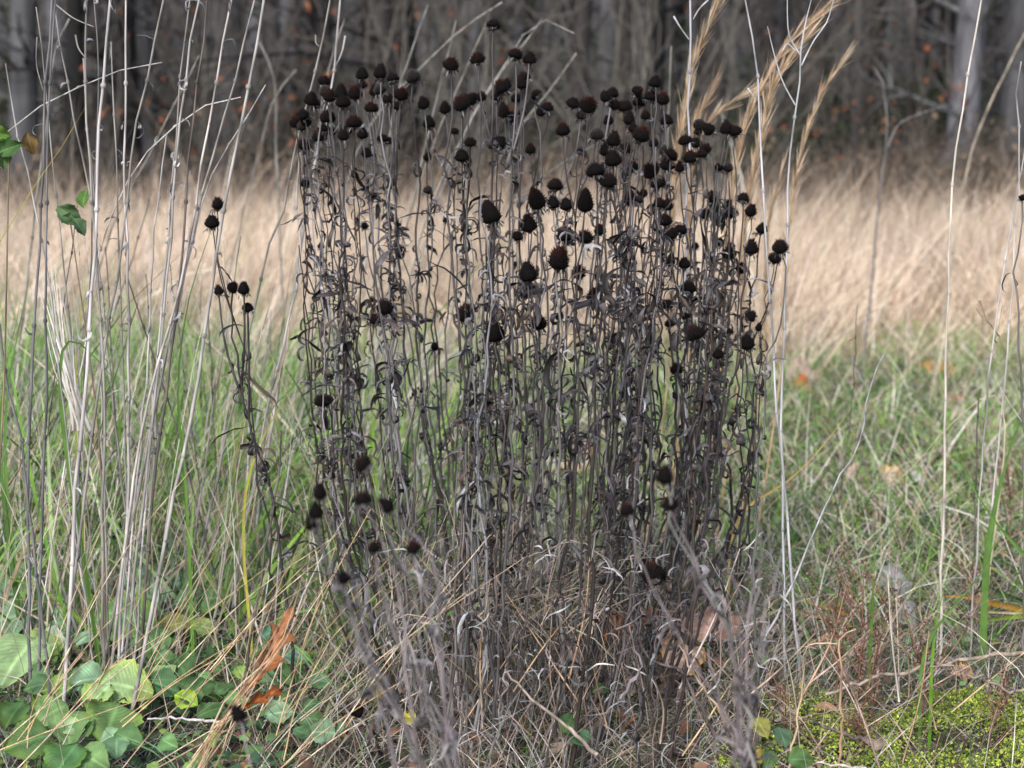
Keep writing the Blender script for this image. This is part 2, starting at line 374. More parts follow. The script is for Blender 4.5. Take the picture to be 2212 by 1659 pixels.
# foreground: tangle of fine dry straw, some green under it
a = Acc(); rng = R(43)
FG = [(.46, .36, .27), (.30, .23, .18), (.62, .56, .50), (.13, .095, .075), (.40, .38, .38), (.10, .18, .05), (.06, .12, .04)]
def fgm(x, y):
    m = np.ones_like(x); m[(np.abs(x-.03) < .30) & (y < 3.3)] = .30; m[(x < -.36) & (y < 3.15)] = .30; m[(x > .34+.25*(y > 2.78)) & (y < 2.95)] = .30; m[(x > .45) & (y > 3.0)] = .45
    return m
blades(a, rng, 46000, wide(1.0), 2.25, 3.7, .10, .0016, 1.5, FG, [3, 4, 3, 5, 5, 6, 5], K=5, droop=1.9, mask=fgm)
blades(a, rng, 4200, wide(1.0), 2.3, 3.6, .22, .0012, .9, FG, [5, 3, 3, 2, 3, 1, 0], K=5, droop=.9, bias=(.3, 0), mask=fgm)
def mid_(rng, n, y): return rng.normal(.02, .24, n)
blades(a, rng, 900, mid_, 2.45, 3.35, .20, .0013, .9, FG, [4, 3, 4, 3, 4, .5, .3], K=6, droop=1.6)
blades(a, rng, 300, lambda rng, n, y: rng.normal(-.03, .10, n), 2.6, 3.1, .22, .0010, 1.2, [(.52, .42, .32), (.42, .34, .27)], [1, 1], K=6, droop=1.4, zoff=.22, bias=(.4, 0))
tag(a.obj('dry_grass_tangle', M_grass), 'fine tangled dry grass carpeting the ground under the coneflowers', 'grass', kind='stuff')

# ------------------------------------------------------------------ dried coneflowers
BLK = (.0055, .0042, .0044)
def head_meshes(seed, hr, nsp, spike, red, grey=0, shed=0):
    """unit seed head: radius 1, standing on z = 0, made of a dark dome set all over with stiff chaff"""
    rng = R(seed); a = Acc()
    rings, seg = 9, 14; prof = []
    for i in range(rings):
        f = i/(rings-1); z = -0.28+f*(hr+.28)
        q = (z-0.18)/(hr-.18) if z > .18 else (z-.18)/.5
        rr = .88*max(1-abs(q)**(1.6 if z > .18 else 2.4), 0)**(.72); prof.append((max(rr, .12), z))
    bump = 1-shed*np.clip(np.cos(np.arange(seg)/seg*6.283-1)-.2, 0, 1)*.6
    V = [[r_*bump[j]*math.cos(2*math.pi*j/seg), r_*bump[j]*math.sin(2*math.pi*j/seg), z] for r_, z in prof for j in range(seg)]
    Q = [[i*seg+j, i*seg+(j+1) % seg, (i+1)*seg+(j+1) % seg, (i+1)*seg+j] for i in range(rings-1) for j in range(seg)]
    a.add(V, Q, None, np.array(BLK)*.6)
    i = np.arange(nsp); f = (i+.5)/nsp; z = -.18+f**.92*(hr+.14); th = i*2.39996
    q = np.where(z > .18, (z-.18)/(hr-.18+1e-6), (z-.18)/.5); rr = .84*np.clip(1-np.abs(q)**1.6, 0, 1)**.70
    rr = rr*(1-shed*np.clip(np.cos(th-1)-.2, 0, 1)*.6); base = np.stack([rr*np.cos(th), rr*np.sin(th), z], -1)
    nor = nrm(np.stack([np.cos(th)*(1-.55*f), np.sin(th)*(1-.55*f), .15+1.0*f**1.3], -1)+rng.normal(0, .14, (nsp, 3)))
    L = spike*rng.uniform(.5, 1.6, nsp)
    tip = base+nor*L[:, None]; u = nrm(np.cross(nor, np.array([0, 0, 1.])+1e-3)); v = np.cross(nor, u); wd = .075
    Vv = np.stack([base+u*wd, base-u*wd*.5+v*wd*.87, base-u*wd*.5-v*wd*.87, tip], 1)
    k = np.arange(nsp)[:, None]*4
    T = np.concatenate([k+np.array([[0, 1, 3]]), k+np.array([[1, 2, 3]]), k+np.array([[2, 0, 3]])])
    c0 = np.broadcast_to(np.array(BLK), (nsp, 3)).copy()
    topred = np.clip((f-.35)/.6, 0, 1)[:, None]*red
    c1 = c0*2.4*(1-topred)+np.array((.075, .020, .010))*topred*rng.uniform(.3, 1.3, (nsp, 1))
    if grey: c0 = c0*5; c1 = c1*2.4+.05
    cols = np.stack([c0, c0, c0, c1], 1)
    a.add(Vv, None, T, cols.reshape(-1, 3))
    m1 = a.mesh('seed_head', M_head, False)
    a = Acc(); nb = 13; th = rng.uniform(0, 6.28, nb); e = rng.uniform(-.75, .1, nb)
    b = np.stack([.55*np.cos(th), .55*np.sin(th), np.full(nb, -.2)], -1); d = np.stack([np.cos(th), np.sin(th), e], -1)
    curl_leaves(a, b, d, rng.uniform(.45, 1.0, nb), rng.uniform(.12, .22, nb), rng.uniform(.4, 1.8, nb), pal(rng, nb, [(.05, .045, .045), (.14, .13, .13), (.03, .02, .02)], [3, 2, 3]), rng, K=4)
    V = [[.5*math.cos(j*.785), .5*math.sin(j*.785), -.18] for j in range(8)]+[[.16*math.cos(j*.785), .16*math.sin(j*.785), -.5] for j in range(8)]
    a.add(V, [[j, (j+1) % 8, 8+(j+1) % 8, 8+j] for j in range(8)], None, (.045, .038, .036))
    return m1, a.mesh('bracts', M_leaf)
HM = {'n': [head_meshes(60+i, h_, 120+12*i, .22+.03*i, .1*i, 0, .5*(i % 3)) for i, h_ in enumerate((1.05, 1.35, 1.15, .85, 1.5, 1.0))], 'r': [head_meshes(70+i, h_, 150, .30, 1.0) for i, h_ in enumerate((1.0, 1.2))],
      't': [head_meshes(80, 1.9, 200, .22, .1), head_meshes(81, 1.75, 200, .22, .4)], 'g': [head_meshes(85, 1.15, 150, .18, 0, 1)],
      'k': [head_meshes(90, 1.35, 210, .38, 1.0)]}

def z2(l, ox, oy): return [(ox+x/3., oy+y/3., w/3., k) for (x, y, w, k) in l]
heads = z2([(1470,162,85,'n'),(1195,418,95,'r'),(1365,385,85,'n'),(1612,355,90,'r'),(1703,390,85,'n'),(1665,505,85,'r'),(1650,548,75,'n'),(1525,575,85,'r'),(1747,613,70,'n'),
 (1490,635,70,'n'),(1822,693,72,'r'),(1780,730,60,'n'),(616,490,78,'n'),(742,478,98,'n'),(818,510,78,'n'),(950,500,100,'g'),(735,580,85,'g'),(700,600,70,'n'),(870,615,88,'r'),
 (790,645,75,'n'),(845,690,65,'n'),(1015,675,76,'n'),(288,655,92,'n'),(410,625,88,'r'),(480,610,80,'n'),(495,665,95,'n'),(572,612,88,'r'),(395,765,95,'r'),(190,797,75,'n'),(250,795,76,'r'),
 (565,795,102,'r'),(350,885,92,'n'),(415,860,60,'n'),(240,945,84,'n'),(1055,805,86,'n'),(1155,710,70,'n'),(1265,680,100,'r'),(1320,650,80,'n'),(1390,630,62,'r'),(1540,735,78,'n'),
 (1620,640,70,'n'),(1655,730,60,'g'),(1505,920,95,'n'),(1265,1015,95,'n'),(1300,1060,50,'n'),(755,900,72,'n'),(795,915,50,'n'),(648,1000,62,'n'),(1040,1025,52,'n'),(1710,975,65,'r'),
 (1985,670,86,'n'),(2085,685,108,'r'),(2190,630,82,'n'),(1920,850,90,'r'),(2140,875,88,'g'),(2030,980,60,'g'),(2130,1110,122,'n'),(1870,1205,95,'r'),(1755,1310,112,'t'),(1855,1325,82,'n'),
 (1945,1330,92,'n'),(2065,1330,108,'t'),(1460,1410,118,'t'),(1698,1460,108,'n'),(1625,1530,76,'n'),(1935,1525,108,'r'),(2060,1540,112,'n'),(680,1272,68,'n'),(1160,1430,36,'n'),
 (255,1185,76,'n'),(1045,1235,62,'g'),(635,1465,52,'n'),(350,1600,42,'n')], 576, 0)
heads += z2([(685,262,76,'n'),(843,250,72,'r'),(963,195,86,'n'),(860,320,82,'n'),(935,282,82,'r'),(1010,300,86,'r'),(700,335,76,'n'),(765,348,92,'n'),(660,440,66,'n'),(800,435,88,'n'),
 (1037,440,80,'n'),(695,575,92,'n'),(770,622,82,'r'),(870,535,106,'r'),(820,490,60,'n'),(690,695,108,'n'),(655,830,110,'n'),(640,640,72,'n'),(815,738,76,'r'),(935,775,96,'n'),
 (955,735,62,'n'),(1040,728,92,'r'),(1120,750,60,'n'),(1070,655,88,'n'),(1245,460,78,'g'),(1245,508,60,'n'),(1310,500,82,'n'),(1155,565,80,'n'),(1225,582,82,'n'),(1290,622,74,'n'),
 (1193,680,92,'r'),(1420,500,76,'n'),(1482,508,76,'n'),(1450,490,70,'r'),(1435,745,66,'g'),(970,850,82,'r'),(1010,840,62,'n'),(885,910,60,'r'),(795,950,86,'r'),(1037,985,86,'r'),
 (1030,1090,82,'r'),(965,1125,62,'n'),(1065,1175,82,'n'),(1128,1143,86,'n'),(1340,935,80,'r'),(1430,990,62,'n'),(1350,990,70,'n'),(1370,1065,102,'n'),(1450,1035,86,'n'),
 (1535,945,80,'n'),(1583,1030,82,'n'),(1650,1143,74,'n'),(1582,1273,88,'n'),(1770,1262,92,'n'),(1737,1330,80,'n'),(1380,1225,66,'n'),(1455,1250,50,'n'),(1440,1298,90,'n'),
 (1520,1398,72,'r'),(1222,1252,48,'n'),(765,1303,96,'r'),(605,1150,70,'r'),(335,1355,124,'k'),(135,1440,122,'n'),(465,1430,82,'k'),(165,1530,66,'r'),(1065,1350,76,'n'),
 (1150,1370,76,'r'),(1185,1520,86,'n'),(1040,1630,82,'n'),(570,1580,92,'r')], 1094.5, 115.2)
heads += z2([(205,370,104,'r'),(345,330,60,'n'),(1055,370,62,'r'),(1160,325,50,'n'),(1217,440,124,'n'),(1370,570,78,'n'),(1445,425,46,'n'),(1577,325,72,'n'),(1630,400,46,'n'),
 (1560,505,92,'n'),(1100,670,84,'r')], 1094.5, 576)
heads += z2([(765,440,106,'n'),(705,520,76,'r'),(370,1040,112,'n'),(1280,495,96,'k'),(1485,620,118,'t'),(1085,690,50,'n'),(1360,770,50,'r'),(1350,1310,80,'n')], 576, 518.4)
_g = R(55)
for _ in range(38):
    hx = float(_g.choice([_g.uniform(1240, 1570), _g.uniform(640, 860), _g.uniform(980, 1160)], p=[.55, .25, .2])); hy = float(_g.uniform(165, 330) if hx < 1240 else _g.uniform(200, 470))
    if all(abs(hx-h[0])+abs(hy-h[1]) > 17 for h in heads): heads.append((hx, hy, float(_g.uniform(19, 27)), str(_g.choice(['n', 'r', 'n', 'g']))))
heads += [(1045, 1180, 32, 'n'), (1413, 1245, 48, 'k'), (1388, 1222, 30, 'k')]

COLS = [690, 745, 860, 1010, 1065, 1215, 1345, 1380, 1535, 1568, 1650]
STC = [(.045, .039, .040), (.095, .088, .090), (.032, .023, .020), (.19, .185, .195)]
LFC = [(.032, .027, .028), (.085, .078, .082), (.013, .011, .011), (.27, .265, .275), (.07, .048, .038)]
def basex(px): return float(np.interp(px, [560, 640, 760, 900, 1050, 1200, 1350, 1500, 1600, 1700], [840, 870, 935, 1000, 1060, 1150, 1240, 1350, 1440, 1570]))
def head_px_w(width, Yd, py):      # picture width to world radius
    return width*.5/FPX*(Yd*cp+(H-1.0)*sp)
n_head_obj = [0]
def add_head(root, hp, rad, kind, rng, axis, origin):
    m1, m2 = HM[kind][int(rng.integers(len(HM[kind])))]
    o = bpy.data.objects.new('seed_head', m1); C.objects.link(o); o.parent = root
    q = Vector((0, 0, 1)).rotation_difference(Vector(axis)) @ Quaternion((0, 0, 1), float(rng.uniform(0, 6.28)))
    o.rotation_mode = 'QUATERNION'; o.rotation_quaternion = q; o.location = Vector(hp)-origin-Vector(axis)*rad*.35
    s_ = rad*1.17; o.scale = (s_*float(rng.uniform(.9, 1.05)), s_*float(rng.uniform(.9, 1.05)), s_*float(rng.uniform(.95, 1.25)))
    b = bpy.data.objects.new('bracts', m2); C.objects.link(b); b.parent = o
    n_head_obj[0] += 1
def stalk(hs, Yh, rng, label, base=None, mids=None, group='dried coneflower stalks of the clump', nleaf=24, rs=1.0, cols=STC, lcols=LFC, name='dried_coneflower', lw=1.0):
    """hs: list of heads (px, py, width, kind); first one ends the main stem"""
    px, py, wd, kd = hs[0][:4]
    top = P(px, py, Yh)
    if base is None:
        bpx = basex(px)+rng.normal(0, 52); Yb = Yh+rng.normal(.04, .07)
    else: bpx, Yb = base
    xb = XW(bpx, Yb, 0); B = Vector((xb, Yb, gz(xb, Yb)-.01))
    origin = Vector((xb, Yb, gz(xb, Yb)))
    pts = [B]
    if mids is None:
        att = float(rng.choice([-.05, .2, .5])); nearest = min(COLS, key=lambda c: abs(c-px))
        for s_ in (.3, .55, .8):
            if top.z < .4 and s_ == .55: continue
            z = s_*top.z; Yd = Yb+(Yh-Yb)*s_
            lx = bpx+(px-bpx)*(s_**.45); lx = lx+(nearest-lx)*(att*math.sin(math.pi*min(1, s_*.85+.1)))
            pts.append(Vector((XW(lx+rng.normal(0, 14), Yd, z), Yd+rng.normal(0, .012), z)))
    else:
        for (mx, my) in mids[::-1]: pts.append(P(mx, my, Yh+(Yb-Yh)*.3*(my-py)/(1659-py)))
    pts.append(top)
    K = 30; path = spline(pts, K); path[1:-1] += rng.normal(0, .0024, (K-2, 3))
    tt = np.linspace(0, 1, K); en = np.sin(math.pi*tt)**.6*(.25+.75*tt); ph = rng.uniform(0, 6.28, 4)
    path[:, 0] += en*(.004*np.sin(tt*rng.uniform(5, 12)+ph[0])+.002*np.sin(tt*rng.uniform(15, 30)+ph[1])); path[:, 1] += en*(.005*np.sin(tt*8+ph[2])+.0025*np.sin(tt*21+ph[3]))
    root = empty(name, origin); tag(root, label, 'coneflower', group); o_ = np.array(origin)
    a = Acc(); c0 = pal(rng, 1, cols, [3, 3, 2, 1][:len(cols)])[0]
    tubes(a, path-o_, np.linspace(.0029, .00115, K)*rs*rng.uniform(.6, 1.25), c0, 6)
    bp_, bd_ = [], []
    for h in hs[1:]:
        hp = np.array(P(h[0], h[1], Yh+rng.normal(0, .02)))
        drop = rng.uniform(.09, .2)+abs(hp[0]-top.x)*.8
        zz = max(hp[2]-drop, top.z*.35); k = int(np.clip(np.searchsorted(path[:, 2], zz), 2, K-3))
        st = path[k]; mid = st*.45+hp*.55; mid[0] += (hp[0]-st[0])*.18; mid[2] -= .005
        bpth = spline([st, mid, hp], 9); tubes(a, bpth-o_, np.linspace(.0019, .0011, 9)*rs, c0*rng.uniform(.8, 1.2), 5)
        ax = nrm(bpth[-1]-bpth[-2]+np.array([0, 0, .004])+rng.normal(0, .001, 3)); add_head(root, hp, head_px_w(h[2], Yh, h[1]), h[3], rng, ax, origin)
        bp_.append(bpth[3]); bp_.append(bpth[5])
    a.obj('stem', M_stem, root)
    if wd > 0:
        tl = rng.normal(0, .26, 3); ax = nrm(nrm(path[-1]-path[-3])+tl); add_head(root, np.array(top), head_px_w(wd, Yh, py), kd, rng, ax, origin)
    # withered leaves
    nl = int(nleaf*rng.uniform(.8, 1.2)*max(.5, top.z/1.0)); nd_ = .14+.74*rng.random(max(3, nl//3))**.55; t = np.clip(nd_[rng.integers(0, len(nd_), nl)]+rng.normal(0, .006, nl), .05, .95)
    k = t*(K-1); i = k.astype(int); b = path[i]*(1-(k-i))[:, None]+path[i+1]*(k-i)[:, None]
    if bp_: b = np.concatenate([b, np.array(bp_)])
    nn = len(b); az_ = rng.uniform(0, 6.28, nn); el = rng.uniform(-.5, 1.2, nn)
    d = np.stack([np.cos(az_)*np.cos(el), np.sin(az_)*np.cos(el), np.sin(el)], -1)
    L = rng.lognormal(-3.35, .38, nn)*lw; Wd = rng.lognormal(-5.28, .38, nn)*lw
    big = rng.random(nn) < .08; Wd[big] *= 1.4; L[big] *= 1.4
    a = Acc(); curl_leaves(a, b-o_, d, L, Wd, rng.uniform(.6, 5.0, nn), pal(rng, nn, lcols, [4, 3.5, 3, .9, 1.8][:len(lcols)]), rng, K=7, cup=.45)
    a.obj('withered_leaves', M_leaf, root)
    return root

# group the heads into stalks
rng = R(77)
idx = sorted(range(len(heads)), key=lambda i: heads[i][1]); taken = set(); stalks = []
for i in idx:
    if i in taken: continue
    taken.add(i); grp = [heads[i]]; want = int(rng.choice([1, 2, 3], p=[.42, .38, .2]))
    cand = sorted((j for j in idx if j not in taken and abs(heads[j][0]-heads[i][0]) < 62 and 8 < heads[j][1]-heads[i][1] < 120
                   and abs(heads[j][2]-heads[i][2]) < 10), key=lambda j: abs(heads[j][0]-heads[i][0])+.5*abs(heads[j][1]-heads[i][1]))
    for j in cand[:want-1]: grp.append(heads[j]); taken.add(j)
    stalks.append(grp)
stalks.sort(key=lambda g: g[0][0])
num = {1: 'one', 2: 'two', 3: 'three'}
ordn = ['first','second','third','fourth','fifth','sixth','seventh','eighth','ninth','tenth','eleventh','twelfth','thirteenth','fourteenth','fifteenth','sixteenth','seventeenth','eighteenth','nineteenth','twentieth',
        'twenty-first','twenty-second','twenty-third','twenty-fourth','twenty-fifth','twenty-sixth','twenty-seventh','twenty-eighth','twenty-ninth','thirtieth','thirty-first','thirty-second','thirty-third','thirty-fourth','thirty-fifth']
for _t, _w in (('thirty', 30), ('forty', 40), ('fifty', 50)):
    for _k, _o in enumerate(['first', 'second', 'third', 'fourth', 'fifth', 'sixth', 'seventh', 'eighth', 'ninth'], 1):
        if len(ordn) == _w+_k-1: ordn.append(_t+'-'+_o)
    if len(ordn) == _w+9: ordn.append({30: 'fortieth', 40: 'fiftieth', 50: 'sixtieth'}[_w])
bands = [(0, 215, 'topping the clump'), (215, 320, 'just under the topmost'), (320, 450, 'ending before the field edge'), (450, 600, 'ending before the field'), (600, 2000, 'ending low down')]
cnt = {}
for g in stalks:
    h0 = g[0]; wd = h0[2]
    bi = [k for k, b in enumerate(bands) if b[0] <= h0[1] < b[1]][0]; cnt[bi] = cnt.get(bi, 0)+1
    kinds = {'n': 'blackish', 'r': 'reddish', 't': 'tall', 'g': 'greyish', 'k': 'bristly'}[h0[3]]
    lab = 'coneflower with %s %s head%s, %s from left among those %s' % (num[len(g)], kinds, '' if len(g) == 1 else 's', ordn[cnt[bi]-1], bands[bi][2])
    Yh = float(np.clip(3.25-(wd-24)*.045+rng.normal(0, .13), 2.42, 3.35))
    if h0[1] > 650: Yh = min(Yh, 2.95)
    stalk(g, Yh, rng, lab)
# stems without heads in the dense columns
for q in range(44):
    c = float(rng.choice([690, 715, 750, 1015, 1050, 1075, 1090, 1340, 1360, 1385, 1540, 1560, 1570, 1225])); px = c+rng.normal(0, 26)
    stalk([(px, rng.uniform(290, 560), 0, 'n')], rng.uniform(2.55, 3.3), rng, 'headless dead coneflower stem hung with curled grey leaves inside the clump', group='headless stems inside the coneflower clump', nleaf=34)
# short dead stems at the foot
for q in range(64):
    px = rng.uniform(900, 1440)
    stalk([(px, rng.uniform(950, 1380), 0, 'n')], rng.uniform(2.45, 3.0), rng, 'short broken coneflower stem at the foot of the clump', group='broken stems at the foot of the clump', nleaf=7, rs=.85, cols=[(.13, .105, .095), (.09, .068, .056), (.21, .195, .19)], base=(px+rng.normal(-20, 30), rng.uniform(2.45, 3.0)), lw=.8)

# blurred plants standing nearer to the camera
NC = [(.15, .13, .13), (.20, .18, .185)]; NL = [(.13, .112, .112), (.20, .185, .19), (.065, .055, .055)]
G2 = 'nearer blurred coneflower stalks'
near = [([(675, 1135, 34, 'n'), (682, 1108, 33, 'n')], [(765, 1340), (815, 1510)], (905, 1.62), 'blurred near coneflower with two stacked heads, leftmost of the lower left group'),
 ([(692, 1067, 35, 'n')], [(745, 1230), (800, 1420)], (930, 1.66), 'blurred near coneflower whose head is third up in the left column'),
 ([(785, 1003, 37, 'n')], [(840, 1150), (905, 1330), (930, 1500)], (985, 1.66), 'blurred near coneflower whose head stands highest of the lower left group'),
 ([(783, 1080, 35, 'n'), (742, 1250, 30, 'n')], [(840, 1230), (885, 1450)], (960, 1.64), 'blurred near coneflower with one head directly under the highest'),
 ([(837, 1093, 35, 'n'), (808, 1185, 27, 'r')], [(915, 1180), (945, 1330), (965, 1500)], (1010, 1.66), 'blurred near coneflower arching from the right of the lower left group'),
 ([(893, 1185, 31, 'r')], [(905, 1260), (945, 1420), (975, 1560)], (1030, 1.66), 'blurred near coneflower with small reddish head, right of its group'),
 ([(515, 1548, 36, 'n')], [(525, 1590)], (590, 1.6), 'blurred dark coneflower head low beside the orange oak leaf'),
 ([(1435, 1033, 35, 'n')], [(1475, 1170), (1560, 1320), (1600, 1480)], (1625, 1.7), 'blurred near coneflower, upper one of the lower right pair'),
 ([(1447, 1090, 35, 'n')], [(1500, 1230), (1575, 1400), (1600, 1540)], (1630, 1.7), 'blurred near coneflower, lower one of the lower right pair'),
 ([(1355, 1105, 28, 'r')], [(1390, 1230), (1480, 1400), (1580, 1560)], (1640, 1.72), 'blurred near coneflower with small reddish head in the middle'),
 ([(1640, 1140, 0, 'n')], [(1640, 1260), (1600, 1400), (1605, 1540)], (1625, 1.7), 'blurred headless near stem, rising beside the lower right pair'),
 ([(1688, 1200, 0, 'n')], [(1660, 1330), (1625, 1480)], (1640, 1.7), 'blurred headless near stem, rightmost of the lower right group'),
 ([(1548, 1180, 0, 'n')], [(1600, 1320), (1590, 1480)], (1610, 1.68), 'blurred headless near stem in the lower right group')]
for k_, (tx, ty, bx) in enumerate([(722, 1290, 905), (760, 1350, 925), (812, 1240, 945), (850, 1300, 965), (880, 1400, 985), (930, 1330, 1000), (1655, 1260, 1620), (1620, 1220, 1612), (1575, 1310, 1600), (1530, 1400, 1590), (1600, 1380, 1605)]):
    near.append(([(tx, ty, 0, 'n')], [(tx+(bx-tx)*.5, ty+(1659-ty)*.45), (tx+(bx-tx)*.85, ty+(1659-ty)*.8)], (bx, 1.66+.01*k_),
                 'blurred headless near stem in the fan at lower left' if k_ < 6 else 'blurred headless near stem in the leafy bunch at lower right'))
rng = R(78)
for hs, mids, base, lab in near:
    stalk(hs, base[1]+.1, rng, lab, base=base, mids=mids, group=G2, nleaf=20, rs=.85, cols=NC, lcols=NL, lw=.8)
# lying head and lone plants
rng = R(79)
stalk([(775, 1540, 34, 'n')], 2.5, rng, 'small dark coneflower head lying low in the dry grass, lower left', base=(840, 2.55), mids=[(800, 1575)], group='coneflowers apart from the clump', nleaf=2)
GA = 'coneflowers apart from the clump'
stalk([(469, 443, 28, 'n'), (458, 482, 31, 'n')], 2.75, rng, 'lone coneflower with two heads amid the pale weed stems', base=(600, 2.8), mids=[(470, 560), (520, 760), (560, 1000)], group=GA, nleaf=5, rs=.8)
r_ = stalk([(503, 622, 26, 'n'), (472, 630, 22, 'n'), (527, 626, 27, 'n'), (535, 665, 25, 'n')], 2.7, rng, 'leaning coneflower with four dark heads left of the clump', base=(640, 2.72), mids=[(500, 700), (512, 790), (535, 900), (590, 1080)], group=GA, nleaf=75, rs=1.25)
stalk([(1685, 536, 30, 'n')], 2.6, rng, 'lone stalk at the clump right edge with curved neck', base=(1640, 2.6), mids=[(1697, 640), (1660, 780), (1640, 950)], group=GA, nleaf=9)
stalk([(2208, 428, 15, 'n')], 2.8, rng, 'single coneflower head cut by the right picture edge', base=(2215, 2.8), mids=[(2200, 560), (2207, 800)], group=GA, nleaf=4)

# ------------------------------------------------------------------ tall weed stems
def weed(name, label, cat, group, pts, Yd, w, col, lab_leaves=0, twigs=(), rng=None, Yb=None, lit=False, leafcol=None, tip=.55):
    Yb = Yb or Yd
    Pt = [P(x, y, Yd+(Yb-Yd)*(y-pts[0][1])/max(1, pts[-1][1]-pts[0][1])) for x, y in pts]
    last = Pt[-1]
    if last.z > .03:
        dx = (Pt[-1].x-Pt[-2].x)/max(.05, Pt[-2].z-Pt[-1].z); q = Vector((last.x+max(-.25, min(.25, dx))*last.z, last.y, 0)); q.z = gz(q.x, q.y)-.01; Pt.append(q)
    Pt = Pt[::-1]
    K = 20; path = spline(Pt, K); path[1:-1] += rng.normal(0, .0012, (K-2, 3))
    org = Vector(path[0]); org.z = gz(org.x, org.y); root = empty(name, org); tag(root, label, cat, group); o_ = np.array(org)
    r0 = w*.42/FPX*(Yd*cp+.2*sp)
    a = Acc(); cc = np.array(col)[None, None]*(1+rng.normal(0, .08, (1, K, 1)))
    tubes(a, path[None]-o_, (np.linspace(.98, tip, K)*r0)[None], cc, 7)
    nodes = path[2:-1:3]
    for nd, nx_ in zip(nodes, path[3::3]):
        d = nrm(nx_-nd); tubes(a, np.stack([nd-d*.004, nd, nd+d*.004])-o_, np.array([.9, 1.35, .9])*r0, np.array(col)*.7, 7)
    a.obj('stem', M_stem, root)
    for tw in twigs:
        tp = spline([P(x, y, Yd) for x, y in tw], 9); a = Acc(); tubes(a, tp-o_, np.linspace(r0*.6, r0*.3, 9), np.array(col)*1.05, 5); a.obj('twig', M_stem, root)
    if lab_leaves:
        n = lab_leaves*2; k = rng.integers(int(K*.25), K, n); b = path[k]; az_ = rng.uniform(0, 6.28, n)
        a = Acc(); curl_leaves(a, b-o_, np.stack([np.cos(az_), np.sin(az_), rng.uniform(-.2, .8, n)], -1), rng.uniform(.015, .05, n), rng.uniform(.002, .0055, n), rng.uniform(1, 6, n),
                    pal(rng, n, leafcol or [(.24, .235, .24), (.13, .125, .125), (.36, .36, .37)], [1, 1, 1]), rng, K=8, cup=.5)
        a.obj('withered_leaves', M_leaf, root)
    return root
PALE = (.235, .22, .20); GREY = (.14, .138, .14); BRT = (.31, .295, .28); BRN = (.10, .085, .075)
rng = R(90); G3 = 'tall dry weed stems on the left'
